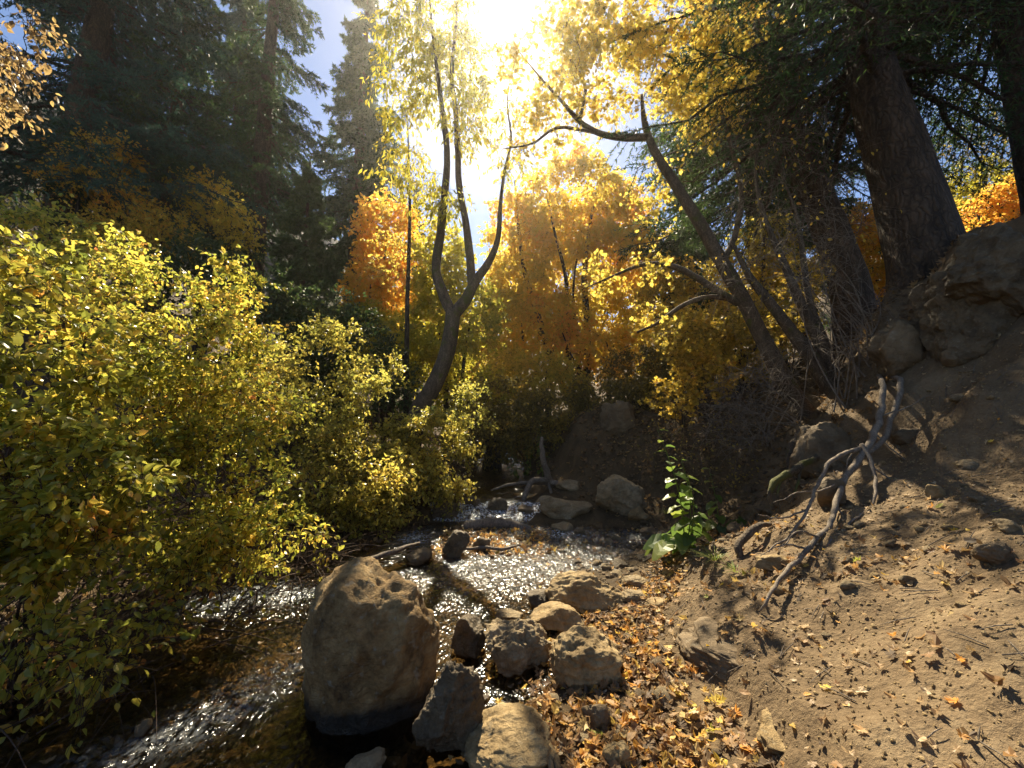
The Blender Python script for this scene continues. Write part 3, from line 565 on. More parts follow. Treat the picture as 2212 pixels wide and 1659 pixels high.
# the leaning tree over the creek at right
b = base_of(1768, 925, 6.4); Y = 6.4
broadleaf('leaning_tree', 'golden leaved tree leaning left over the creek from the right bank', b,
    [([b + [.12, 0, -.25], at(1758, 915, Y), at(1720, 865, Y), at(1682, 800, Y), at(1642, 720, Y), at(1602, 640, Y), at(1556, 560, Y), at(1510, 480, Y), at(1460, 400, Y), at(1416, 330, Y), at(1393, 268, Y), at(1386, 205, Y)], [.18, .145, .13, .12, .11, .095, .08, .06, .025])],
    [(1200, 170, 6.1, 130, 110, .9), (1330, 150, 6.3, 120, 110, .9), (1455, 110, 6.5, 120, 110, 1.1), (1290, 40, 6.0, 110, 60, .9), (1560, 130, 6.8, 80, 110, .9), (1150, 290, 6.3, 70, 45, .6), (1400, 400, 6.9, 50, 60, .5), (1420, 10, 6.2, 130, 60, 1), (1530, 220, 7.0, 100, 90, .9), (1350, 590, 6.0, 90, 45, .4), (1440, 690, 6.7, 60, 35, .3)],
    330, 0, MP, .078, 8, 5, .36, 'gold', 'bark', flat=.3, droop=.45, up=.05,
    limbs=[(pl((1400, 296, Y), (1340, 297, Y), (1290, 286, Y), (1250, 260, Y - .1), (1210, 215, Y - .2), (1168, 168, Y - .2), (1120, 110, Y - .3)), [.065, .052, .04, .022, .008]),
           (pl((1252, 262, Y - .1), (1264, 185, Y - .1), (1234, 130, Y - .2), (1210, 60, Y - .3)), [.03, .025, .012]),
           (pl((1292, 287, Y), (1205, 276, Y - .1), (1150, 310, Y - .2), (1085, 322, Y - .3)), [.03, .022, .008]),
           (pl((1594, 655, Y), (1530, 616, Y - .1), (1480, 586, Y - .2), (1430, 570, Y - .3), (1380, 574, Y - .4), (1320, 598, Y - .5), (1265, 622, Y - .6)), [.06, .05, .038, .022, .006]),
           (pl((1600, 648, Y), (1530, 642, Y + .2), (1475, 660, Y + .3), (1420, 698, Y + .4), (1376, 718, Y + .5)), [.045, .04, .032, .018]),
           (pl((1560, 570, Y), (1590, 500, Y + .2), (1600, 400, Y + .3), (1560, 250, Y + .4), (1530, 120, Y + .4), (1500, 0, Y + .3)), [.05, .04, .03, .01])])
# second clump with nearly bare stems beside it
Y = 5.9; b = base_of(1836, 868, Y)
broadleaf('bare_stemmed_tree', 'clump of three nearly bare slanting stems right of the leaning trunk', b,
    [(stem(b, (1800, 842, Y), (1748, 765, Y), (1702, 706, Y), (1660, 650, Y), (1615, 590, Y), (1580, 520, Y)), [.13, .11, .085, .06, .02]),
     (stem(b, (1806, 830, Y), (1768, 735, Y), (1732, 660, Y), (1694, 570, Y), (1652, 470, Y), (1632, 380, Y), (1640, 300, Y)), [.10, .085, .06, .03, .012]),
     (stem(b, (1830, 850, Y), (1800, 780, Y), (1752, 660, Y), (1735, 560, Y), (1722, 470, Y), (1690, 380, Y)), [.07, .055, .04, .012])],
    [(1680, 420, 5.9, 110, 150, .9), (1700, 160, 5.8, 90, 110, .7), (1620, 600, 5.8, 90, 90, .6), (1730, 300, 5.5, 70, 100, .5), (1600, 330, 5.8, 90, 110, .6), (1820, 420, 5.4, 90, 120, .5)], 190, 0, OV, .06, 5, 1, .5, 'yellow', 'bark', flat=.2, droop=.7, twigmat='twig_grey', start=.3,
    keep=lambda p: rng.uniform(0, 1, len(p)) < .33)

# nearby branch hanging into the frame at upper left
b = np.array([-4.6, 2.4, gh(-4.6, 2.4)])
broadleaf('overhanging_tree', 'tan leaved branch hanging into the top left edge', b, [([b - [0, 0, .3], b + [.2, 0, 1.6], b + [.35, .05, 3.2], b + [.7, .1, 4.4]], [.09, .075, .06, .04])],
    [(0, 130, 2.7, 45, 130, .25), (70, 25, 2.8, 70, 35, .25), (-10, 240, 2.7, 30, 50, .2), (-170, 100, 2.6, 140, 200, .5)], 62, 0, OV, .05, 5, 5, .25, 'tan_leaf', 'bark', flat=.3, droop=.6)

# autumn trees behind
def far_tree(name, label, px, pyb, Y, crown, mat, nt=130, size=.15, h=None, bark='bark_dark', group=None, tw=7, nl=7, tl=.55, n=2, tpl=LO):
    b = base_of(px, pyb, Y); st = []; nt = int(nt * 1.5)
    top = min(c[1] for c in crown)
    for k in range(n):
        o = U(-.25, .25, 2) * (k > 0); t = crown[k % len(crown)]; e = at(t[0], t[1] - t[4] * .3, t[2]); b2 = b + [o[0], o[1], 0]
        st.append(([b2 - [0, 0, .3], b2 * .7 + e * .3 + np.append(U(-.25, .25, 2), .2), b2 * .35 + e * .65 + np.append(U(-.2, .2, 2), 0), e], [.11, .08, .05, .02]))
    return broadleaf(name, label, b, st, crown, nt, 0, tpl, size, tw, nl, tl, mat, bark, 'tree', group, sides=7)
far_tree('maple_tree', 'orange maple left of the forked tree in front of the pointed spruce', 838, 800, 13.5, [(838, 510, 13.5, 66, 85, 1.3), (800, 630, 13, 45, 75, 1), (850, 620, 13.5, 55, 60, 1)], 'orange', 120)
far_tree('yellow_green_tree', 'soft yellow green tree directly behind the forked trunk', 960, 850, 13, [(955, 590, 13, 60, 110, 1.3), (1020, 690, 12.5, 55, 90, 1), (920, 720, 12.5, 45, 80, 1)], 'yellowgreen', 140)
far_tree('maple_tree', 'orange and yellow maple glowing among the left spruce boughs', 235, 560, 8.8, [(235, 330, 8.8, 45, 32, .6), (175, 390, 8.8, 40, 45, .6), (270, 430, 8.8, 35, 40, .6)], 'orange', 60, .09)
far_tree('yellow_bush', 'yellow leaved bush rising just behind the tall dome shrub', 350, 640, 8.6, [(350, 510, 8.6, 45, 42, .6), (255, 520, 8.6, 50, 40, .6)], 'yellow', 70, .085)
far_tree('maple_tree', 'small rusty orange maple beside the bare brown spruce trunk', 445, 600, 10.5, [(450, 430, 10.5, 45, 55, .8), (500, 490, 10.5, 45, 45, .7)], 'maple_mix', 60, .10)
far_tree('maple_tree', 'tall orange yellow maple far behind the middle clump', 1140, 800, 17.5, [(1120, 640, 17.5, 70, 110, 1.6), (1180, 520, 18, 80, 70, 1.6)], 'maple_mix', 140, .17)
far_tree('maple_tree', 'red orange maple glowing behind the middle clump stems', 1300, 820, 15, [(1215, 740, 15, 40, 70, .8), (1310, 760, 15.5, 70, 70, 1.2), (1330, 480, 17, 70, 100, 1.5)], 'orange', 130, .16)
far_tree('yellow_tree', 'yellow tree right of the middle clump under the dark broken limb', 1480, 860, 10.5, [(1480, 760, 10.5, 75, 75, .9), (1440, 620, 11, 70, 60, .9), (1560, 700, 10.5, 60, 60, .8)], 'yellow', 150, .09, tl=.4)
far_tree('maple_tree', 'yellow and orange maple between the two leaning trunks', 1690, 760, 9.5, [(1650, 530, 9.5, 60, 70, .8), (1700, 620, 9.5, 60, 80, .8), (1570, 590, 10, 40, 40, .6)], 'maple_mix', 110, .085, tl=.35)
far_tree('maple_tree', 'vivid orange maple framed between the two big conifer trunks', 1905, 720, 9.5, [(1905, 580, 9.4, 75, 95, .8), (1860, 500, 9.8, 40, 60, .6)], 'orange', 170, .09, tl=.35)
far_tree('maple_tree', 'orange topped maple beyond the ridge at the right edge', 2190, 560, 9.5, [(2190, 440, 9.5, 70, 50, .8), (2110, 470, 9.5, 60, 40, .6)], 'orange', 90, .09, tl=.35)
far_tree('bare_tree', 'fine twigged bare tree against blue sky right of the huge trunk', 2090, 620, 11, [(2080, 360, 11, 110, 110, 1.2), (2180, 300, 11, 80, 90, 1)], 'drywood_leaf', 130, .09, nl=1, tl=.5)
far_tree('green_tree', 'olive green tree behind the ridge boulders at right', 2130, 600, 10.5, [(2130, 410, 10.5, 90, 60, .8), (2080, 480, 10.5, 50, 45, .6)], 'yellowgreen', 80, .09, tl=.4)
far_tree('yellow_tree', 'pale yellow tree far up the creek behind the forked trunk', 960, 850, 22, [(900, 690, 22, 70, 80, 1.8), (1000, 760, 21, 80, 70, 1.6)], 'gold', 120, .2)
far_tree('yellow_tree', 'wide golden tree on the far slope behind the middle clump', 1250, 820, 25, [(1230, 560, 25, 150, 130, 2.5), (1340, 640, 25, 120, 120, 2.5), (1120, 640, 25, 90, 120, 2.5)], 'gold', 170, .24, tl=.8, n=3)
far_tree('yellow_bush', 'yellow bush filling the gap behind the foot of the leaning trunk', 1610, 830, 8.6, [(1600, 760, 8.6, 70, 70, .6), (1650, 700, 9, 50, 50, .5)], 'yellow', 90, .085, tl=.35)
far_tree('yellow_bush', 'golden bush between the stems of the middle clump and the far slope', 1190, 880, 14, [(1180, 820, 14, 90, 60, .9), (1100, 800, 15, 60, 50, .8)], 'gold', 110, .12, tl=.45, n=3)
far_tree('yellow_bush', 'yellow green bushes closing the creek gap behind the small leaved shrub', 1010, 930, 13, [(1000, 830, 13, 90, 90, 1.2), (1060, 880, 13.5, 60, 80, 1), (950, 760, 14, 60, 80, 1)], 'yellowgreen', 130, .11, tl=.4, n=4)
far_tree('brown_bush', 'brownish bush where the creek disappears under the trees', 1060, 980, 12, [(1060, 940, 12, 60, 60, .8), (1110, 920, 12.5, 50, 60, .8)], 'drywood_leaf', 90, .1, tl=.4, n=4)
far_tree('maple_tree', 'pale golden maple high in the far gap right of the forked tree', 1090, 800, 21, [(1090, 700, 21, 70, 120, 2), (1060, 800, 20, 60, 80, 1.6)], 'gold', 120, .2)
far_tree('yellow_tree', 'yellow tree filling the gap between the thin trunk and the shrubs', 820, 850, 12.5, [(800, 720, 12.5, 60, 80, 1), (870, 760, 12, 50, 80, .8)], 'yellowgreen', 110, .12, tl=.4)
far_tree('maple_tree', 'golden maple far behind the dark broken limb', 1450, 820, 19, [(1420, 650, 19, 90, 80, 1.8), (1520, 640, 20, 80, 70, 1.8), (1370, 760, 18, 90, 60, 1.5)], 'gold', 150, .18)

# ------------------------------------------------------------------ shrubs
def shrub(name, label, bases, crown, nt, tpl=OV, size=.05, tw=6, nl=7, tlen=.22, mat='dogwood', bark='stem_red', cat='shrub', group=None, flat=.55, droop=.25, up=.18, h0=.5, ns=7,
          shell=.7, keep=None, bl=.007, twist=.14, rt=.0022, twigmat=None, reach=1e9, clus=0):
    bases = [np.array(b, float) for b in bases]; root = thing(name, label, cat, bases[0], group)
    g = Geo(); S, W = [], []
    cc = blob(crown, ns * len(bases), .2)
    for i, e in enumerate(cc):
        b = bases[i % len(bases)] + np.append(U(-.12, .12, 2), -.06)
        k = U(.5, .95); e = b + (e - b) * k; m_ = (b + e) / 2 + np.append(U(-.25, .25, 2) * np.linalg.norm(e - b), 0) + np.array([0, 0, 1]) * np.linalg.norm(e - b) * .12 + rng.normal(size=3) * .06
        t = np.linspace(0, 1, 9)[:, None]; P = (1 - t) ** 2 * b + 2 * t * (1 - t) * m_ + t * t * e
        r = np.linspace(.011, .004, 9) * U(.7, 1.2); tubes(g, P[None], r[None], 6); S.append(P[2:]); W.append(r[2:])
    T = blob(crown, nt, shell, clus); BP, BR = grow(np.vstack(S), np.concatenate(W), T, up, twist, 5, .002, bl, reach)
    gl = Geo(); tubes(g, BP, BR, 4); twig_leaves(g, gl, BP, tw, nl, tlen, tpl, size, flat, droop, rt, .25, keep)
    g.build('stems', M[twigmat or bark], root)
    if gl.n: gl.build('leaves', M[mat], root, smooth=False)
    return root
def gb(x, y): return np.array([x, y, max(gh(x, y), zw(y) - .1)])
shrub('dogwood_shrub', 'big yellow green shrub with the tallest dome at left over the creek', [gb(-2.9, 3.9), gb(-3.6, 3.8), gb(-2.6, 4.5)],
      [(400, 720, 3.9, 170, 190, .7), (330, 900, 3.5, 220, 200, .7), (520, 850, 4.0, 130, 190, .7), (430, 1080, 3.5, 190, 150, .6), (350, 1190, 3.2, 150, 70, .4), (250, 760, 3.8, 130, 110, .5), (330, 640, 4.0, 120, 90, .5)], 620, OV, .052, 6, 7, .24, flat=.38, clus=105)
shrub('dogwood_shrub', 'nearest shrub with large yellow orange leaves at the left edge', [gb(-3.2, 2.3), gb(-3.0, 2.7)],
      [(70, 680, 2.5, 130, 95, .4), (60, 850, 2.4, 130, 120, .35), (110, 1050, 2.3, 150, 130, .35), (20, 1200, 2.2, 120, 80, .3), (260, 1130, 2.5, 90, 90, .3), (90, 560, 2.7, 60, 40, .2)], 200, OV, .062, 6, 6, .2, mat='dogwood_near', flat=.4, clus=50)
shrub('trailing_shrub', 'low trailing branches with scattered yellow leaves over the dark left water', [gb(-3.6, 3.0), gb(-3.0, 3.4), gb(-3.3, 2.4)],
      [(260, 1270, 2.9, 210, 80, .4), (120, 1400, 2.4, 140, 70, .3), (520, 1200, 3.6, 120, 50, .3), (620, 1190, 4.0, 60, 40, .3)], 130, OV, .058, 5, 3, .24, mat='dogwood_near', flat=.3, droop=.5, up=.05, clus=40)
shrub('dogwood_shrub', 'rounded sunlit yellow shrub in the middle of the left bank', [gb(-3.0, 6.9), gb(-3.5, 6.8)],
      [(700, 830, 6.7, 110, 140, .9), (790, 860, 6.9, 75, 110, .8), (690, 1020, 6.2, 110, 120, .7), (810, 1050, 6.0, 75, 90, .6), (740, 1130, 5.6, 90, 60, .4)], 430, OV, .066, 7, 6, .28, mat='dogwood_far', flat=.4, clus=75)
shrub('dogwood_shrub', 'small leaved shrub spilling over the water below the forked tree', [gb(-2.0, 7.9), gb(-1.8, 7.3)],
      [(930, 960, 7.6, 95, 85, .7), (1000, 900, 8.0, 55, 60, .6), (880, 1040, 7.0, 80, 70, .6), (960, 1040, 7.1, 60, 50, .5)], 400, OV, .06, 7, 6, .24, mat='dogwood_far', flat=.4, clus=60)
shrub('green_shrub', 'shadowed dark green shrub at the left edge under the big spruce', [gb(-6.0, 5.0), gb(-5.2, 5.2)],
      [(60, 530, 5.0, 130, 90, .6), (200, 600, 5.3, 120, 70, .6), (-60, 600, 4.6, 120, 120, .6)], 210, OV, .07, 6, 6, .26, mat='dogwood')
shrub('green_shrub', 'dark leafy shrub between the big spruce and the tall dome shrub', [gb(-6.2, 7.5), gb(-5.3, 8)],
      [(230, 600, 7.6, 130, 80, .8), (430, 590, 8.4, 100, 80, .8), (560, 640, 8.4, 90, 60, .7)], 200, OV, .09, 6, 6, .32, mat='dark_green_leaf')
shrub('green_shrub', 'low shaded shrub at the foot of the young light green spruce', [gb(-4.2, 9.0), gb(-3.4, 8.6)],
      [(680, 690, 8.8, 110, 70, .8), (780, 740, 9, 70, 70, .7), (840, 820, 9.2, 60, 80, .6)], 190, OV, .08, 6, 6, .3, mat='dark_green_leaf')
shrub('thicket', 'dark tangled thicket on the bank behind the centre weeds', [gb(.9, 11.2), gb(1.4, 11.5), gb(0.4, 12.5)],
      [(1090, 880, 11.2, 80, 70, .9), (1200, 890, 10.8, 90, 50, .7), (1160, 930, 10.5, 110, 50, .6)], 260, LO, .085, 6, 6, .35, mat='drywood_leaf', bark='bark_dark')
shrub('thicket', 'dim brown thicket of thin stems under the dark broken limb', [gb(3.0, 10.8), gb(2.4, 10.6), gb(3.9, 10.6)],
      [(1380, 810, 10.6, 80, 60, .8), (1450, 830, 10.2, 90, 50, .7), (1300, 850, 10.8, 60, 40, .6), (1400, 870, 9.8, 120, 50, .6)], 300, LO, .08, 6, 6, .35, mat='drywood_leaf', bark='bark_dark')
shrub('yellow_bush', 'yellow leaved bush low on the bank left of the leaning trunk', [gb(3.2, 7.8), gb(3.6, 7.6)],
      [(1490, 730, 7.8, 60, 70, .5), (1520, 810, 7.6, 70, 50, .4), (1450, 860, 7.6, 50, 40, .4)], 120, MP, .08, 6, 5, .28, mat='yellow', bark='bark_dark')
shrub('yellow_bush', 'yellow leaves between the leaning trunk and the bare stemmed clump', [gb(5.1, 7.8)],
      [(1700, 720, 7.6, 60, 60, .4), (1740, 600, 7.4, 50, 70, .4)], 60, MP, .075, 5, 4, .28, mat='yellow', bark='bark_dark')
shrub('bare_shrub', 'pale leafless sapling shrub glinting in front of the conifer trunk', [gb(4.5, 5.2), gb(4.75, 5.3), gb(4.3, 5.3)],
      [(1790, 640, 5.2, 100, 160, .4), (1850, 720, 5.2, 80, 90, .4), (1740, 560, 5.2, 80, 110, .4)], 150, OV, .04, 4, 0, .28, bark='twig_grey', up=.04, ns=9, bl=.005, rt=.0034)
shrub('bare_shrub', 'tangle of pale bare twigs at the foot of the leaning tree', [gb(4.2, 6.0), gb(3.9, 6.2)],
      [(1640, 850, 6.0, 100, 70, .4), (1590, 920, 5.9, 80, 60, .4), (1700, 780, 6, 70, 60, .3)], 170, OV, .04, 5, 0, .3, bark='twig_grey', up=.0, ns=8, bl=.005, twist=.22, rt=.003)
shrub('bare_shrub', 'thin dark twigs trailing down the shaded bank', [gb(3.0, 6.6), gb(2.6, 7.2)],
      [(1480, 930, 6.5, 110, 60, .4), (1560, 1000, 5.9, 80, 60, .3), (1420, 990, 6.6, 60, 40, .3)], 90, LO, .05, 4, 1, .3, mat='drywood_leaf', bark='bark', up=.0, ns=5, bl=.004, twist=.22, rt=.002)
# the tangle of low reddish stems over the water
g = Geo(); n = 560
A = np.stack([U(-4.3, -1.4, n), U(1.9, 5.0, n)], 1); A[:, 0] -= .28 * (3.6 - A[:, 1]) + .5
A = np.column_stack([A, zw(A[:, 1]) + U(.0, .25, n)]); D = unit(np.stack([U(-.2, 1, n), U(-1, .3, n), U(-.05, .5, n)], 1)); Ls = U(.25, .9, n)
E = A + D * Ls[:, None]; E[:, 2] = np.maximum(E[:, 2] - .12 * Ls, zw(E[:, 1]) + .01); Md = (A + E) / 2; Md[:, 2] += Ls * U(.02, .25, n)
t = np.linspace(0, 1, 7)[None, :, None]; P = (1 - t) ** 2 * A[:, None] + 2 * t * (1 - t) * Md[:, None] + t * t * E[:, None]
tubes(g, P, np.linspace(.0042, .0014, 7)[None] * U(.6, 1.5, n)[:, None], 4)
tag(g.build('twig_tangle', M['stem_red']), kind='stuff')

# tall weeds and big leaved plants
def weed(name, label, base, top, nleaf, size, mat, flowers=True, big=0, lean=.03, bushy=1.0):
    base = np.array(base, float); root = thing(name, label, 'weed', base); top = np.array(top, float); H = np.linalg.norm(top - base)
    g, gl = Geo(), Geo(); t = np.linspace(0, 1, 12)[:, None]
    for k in range(3 if bushy > .8 else 1):
        e = top if k == 0 else base + (top - base) * U(.55, .85) + np.append(U(-.3, .3, 2) * H * .8, 0)
        P = base + (e - base) * t + np.array([lean, 0, 0]) * np.sin(t * 3.1) * H; tubes(g, P[None], np.linspace(.008, .002, 12)[None], 6)
        n = int(nleaf * (1 if k == 0 else .5)); u = np.linspace(.08, .98, n); p = np.stack([np.interp(u, t[:, 0], P[:, c]) for c in range(3)], 1)
        a = np.arange(n) * 2.4 + U(-.9, .9, n); sz = size * (1.25 - u * .85) * U(.55, 1.25, n)
        d = np.stack([np.cos(a), np.sin(a), .35 - .9 * (1 - u)], 1); q = p + unit(d) * (sz * .35)[:, None]
        tubes(g, np.stack([p, q], 1), np.full((n, 2), .002), 3)
        leaves(gl, OV if not big else BIG, q, unit(d + rdir(n) * .25 - [0, 0, .25]), np.array([0, 0, 1.]) + rdir(n) * .35, sz * 1.15)
    if big:
        a = U(0, 6.28, big); d = np.stack([np.cos(a), np.sin(a) * .7, U(.1, .5, big)], 1); l = size * U(1.0, 1.8, big)
        q = base + unit(d) * l[:, None] + [0, 0, .08]; tubes(g, np.stack([np.repeat(base[None], big, 0), (base + q) / 2 + [0, 0, .05], q], 1), np.full((big, 3), .005), 5)
        leaves(gl, BIG, q, unit(d * [1, 1, 0] - [0, 0, .45] + rdir(big) * .2), np.array([0, -.3, 1.]) + rdir(big) * .25, size * U(1.1, 1.7, big))
    g.build('stem', M['herb'], root); gl.build('leaves', M[mat], root, smooth=False); return root
def bigleaf():
    v = [(0, 0, 0)]; L_ = [(0, 0), (.3, .02), (.42, .2), (.4, .42), (.28, .68), (.14, .88), (0, 1.02)]
    mid = [(0, y, 0 - .18 * y * y) for y in (.0, .14, .3, .5, .72, .9, 1.02)]
    lf = [(-x, y - .08 * (x > .2), .1 * x + .04 * math.sin(k * 2.3) - .18 * y * y) for k, (x, y) in enumerate(L_)]; rt = [(-a, b, c + .02) for a, b, c in lf]
    V = mid + lf[1:6] + rt[1:6]; f = []; t3 = [(0, 1, 7), (0, 12, 1), (5, 6, 11), (5, 16, 6)]
    for k in range(4): f += [(k + 1, k + 2, 8 + k, 7 + k), (k + 2, k + 1, 12 + k, 13 + k)]
    return np.array(V, float), (t3, f)
BIG = bigleaf()
b = gpt(1480, 1195); weed('leafy_weed', 'tall burdock like plant with broad leaves at the right edge of the creek', b, at(1418, 925, b[1] - .05), 22, .15, 'herb', big=12, lean=.06)
b = gpt(1555, 1150); weed('leafy_weed', 'shorter broad leaved plant just right of the tall burdock like one', b, at(1530, 1010, b[1]), 10, .17, 'herb', big=6, bushy=.3)
b = gpt(1172, 1030, True); weed('leafy_weed', 'tallest of the three slim weeds standing on the driftwood in midstream', b, at(1163, 908, b[1]), 26, .11, 'herb')
b = gpt(1140, 1028, True); weed('leafy_weed', 'middle sized slim weed left of the tallest midstream weed', b, at(1133, 935, b[1]), 24, .11, 'herb')
b = gpt(1112, 1030, True); weed('leafy_weed', 'lowest slim weed with pale seed heads nearest the left bank', b, at(1102, 955, b[1]), 22, .10, 'herb')
def tuft(name, label, base, n, h, spread, mat='grass'):
    root = thing(name, label, 'grass', base); g = Geo(); a = U(0, 6.28, n); l = h * U(.5, 1.1, n); d = np.stack([np.cos(a), np.sin(a), a * 0], 1) * U(.2, 1, (n, 1)) * spread
    t = np.linspace(0, 1, 5)[None, :, None]; P = np.array(base) + d[:, None] * .1 + d[:, None] * t ** 1.5 + np.array([0, 0, 1.]) * l[:, None, None] * (t - .45 * t * t * U(.6, 1.7, n)[:, None, None])
    s = unit(np.cross(d, [0, 0, 1.]))[:, None] * (.0028 * (1 - t ** 2 * .95)); V = np.stack([P - s, P + s], 2); k, i = np.meshgrid(np.arange(n), np.arange(4), indexing='ij'); b_ = (k * 5 + i).ravel() * 2
    g.add(V.reshape(-1, 3), np.stack([b_, b_ + 1, b_ + 3, b_ + 2], 1)); g.build('blades', M[mat], root, smooth=False); return root

# ------------------------------------------------------------------ rocks
_ico = {}
def ico(sub):
    if sub not in _ico:
        bm = bmesh.new(); bmesh.ops.create_icosphere(bm, subdivisions=sub, radius=1)
        _ico[sub] = np.array([v.co for v in bm.verts]), np.array([[v.index for v in f.verts] for f in bm.faces]); bm.free()
    return _ico[sub]
def rock_shape(seed, dims, sub=5, cuts=9, rough=1.0, lump=.16, rot=0.0, tilt=(0, 0), box=0.0):
    n, f = ico(sub); r = np.random.default_rng(seed); p = n.copy()
    if box: p = n * (1 - box) + box * n / ((np.abs(n) ** 4).sum(1) ** .25)[:, None]
    for k in range(cuts):
        c = r.normal(size=3); c /= np.linalg.norm(c); d = r.uniform(.52, .85); ov = np.maximum(p @ c - d, 0); p = p - c * (ov * .93)[:, None]
    p = p / np.abs(p).max(0)
    q = p * 1.4 + seed * 3.1
    ridge = 1 - np.abs(vnoise(q * 3.2, seed + 9)); fine = fbm(q * 5, 3, seed + 2)
    st = np.abs(vnoise(np.stack([q[:, 0] * 1.2, q[:, 1] * 1.2 + q[:, 2], q[:, 2] * 6], 1), seed + 4))
    p = p + n * (lump * fbm(q, 3, seed) + rough * (.05 * ridge ** 3 - .06 * st + .05 * fine) + .020 * rough * fbm(q * 14, 3, seed + 7, .7))[:, None]
    p = p * np.array(dims)
    ca, sa = math.cos(rot), math.sin(rot); tx, ty = tilt
    Ry = np.array([[math.cos(tx), 0, math.sin(tx)], [0, 1, 0], [-math.sin(tx), 0, math.cos(tx)]]); Rx = np.array([[1, 0, 0], [0, math.cos(ty), -math.sin(ty)], [0, math.sin(ty), math.cos(ty)]])
    Rz = np.array([[ca, -sa, 0], [sa, ca, 0], [0, 0, 1]]); return p @ (Rz @ Ry @ Rx).T, f
def project(V):
    d = V - CAM; f = d[:, 1] * cP + d[:, 2] * sP; u = -d[:, 1] * sP + d[:, 2] * cP
    return 1106 + FPX * d[:, 0] / f, 829.5 - FPX * u / f
def rock(name, label, px, pb, wpx, hpx, mat, seed, sub=5, depth=.8, cuts=9, rough=1., sink=.3, tilt=(0, 0), rot=0, lump=.16, Y=None, taper=0, group=None, cat='rock', box=.25):
    """px, pb: bottom centre in the photo; the stone is set on the ground (or in the water) there, at the size it measures from here"""
    p = gpt(px, pb, True) if Y is None else at(px, pb, Y)
    s = np.linalg.norm(p - CAM) / FPX; wd = wpx * s; H = hpx * s * .8; V0, f = rock_shape(seed, (.5, .5, .5), sub, cuts, rough, lump, rot, tilt, box)
    if taper: k = np.clip(V0[:, 2:3] / .5, 0, 1) ** 2; V0[:, :2] *= 1 - taper * k
    c = p + np.array([0, wd * depth * .5, 0])
    for it in range(8):
        V = V0 * [wd, wd * depth, H * (1 + sink)]; V = V + c; V[:, 2] += H * (1 - sink) / 2
        hs = np.maximum(ground_h(V[:, 0], V[:, 1]), zw(V[:, 1])) if Y is None else np.full(len(V), p[2])
        vis = V[:, 2] > hs
        if vis.sum() < 30: H *= 1.3; continue
        x, y = project(V[vis]); 
        wd *= np.clip(wpx / (x.max() - x.min()), .7, 1.4); c[0] += (px - (x.max() + x.min()) / 2) * s
        H = max(H + np.clip((y.min() - (pb - hpx)) * s, -.35 * H, .35 * H), wd * .30)
        c[1] += np.clip(p[1] - V[vis][np.argmax(y), 1], -.2 * wd, .2 * wd)
        if Y is None: c[2] = p[2]
    g = Geo(); g.add(V, f); o = g.build(name, M[mat], loc=(c[0], c[1], V[:, 2].min())); return tag(o, label, cat, group)
rock('boulder', 'largest rounded brown boulder standing in the creek', 800, 1590, 302, 388, 'boulder', 27, 6, 1.0, 1, .62, .35, (-.12, 0), .4, .12, taper=.0, box=.5, cat='boulder')
b = gpt(668, 1345, True); b = np.array([-1.27, 2.9, .42]); tuft('grass_tuft', 'green grass tuft on the left shoulder of the largest boulder', b, 46, .2, .16)
b = gpt(1545, 1210); tuft('grass_tuft', 'sparse green grass at the foot of the broad leaved weeds', b, 60, .16, .3)
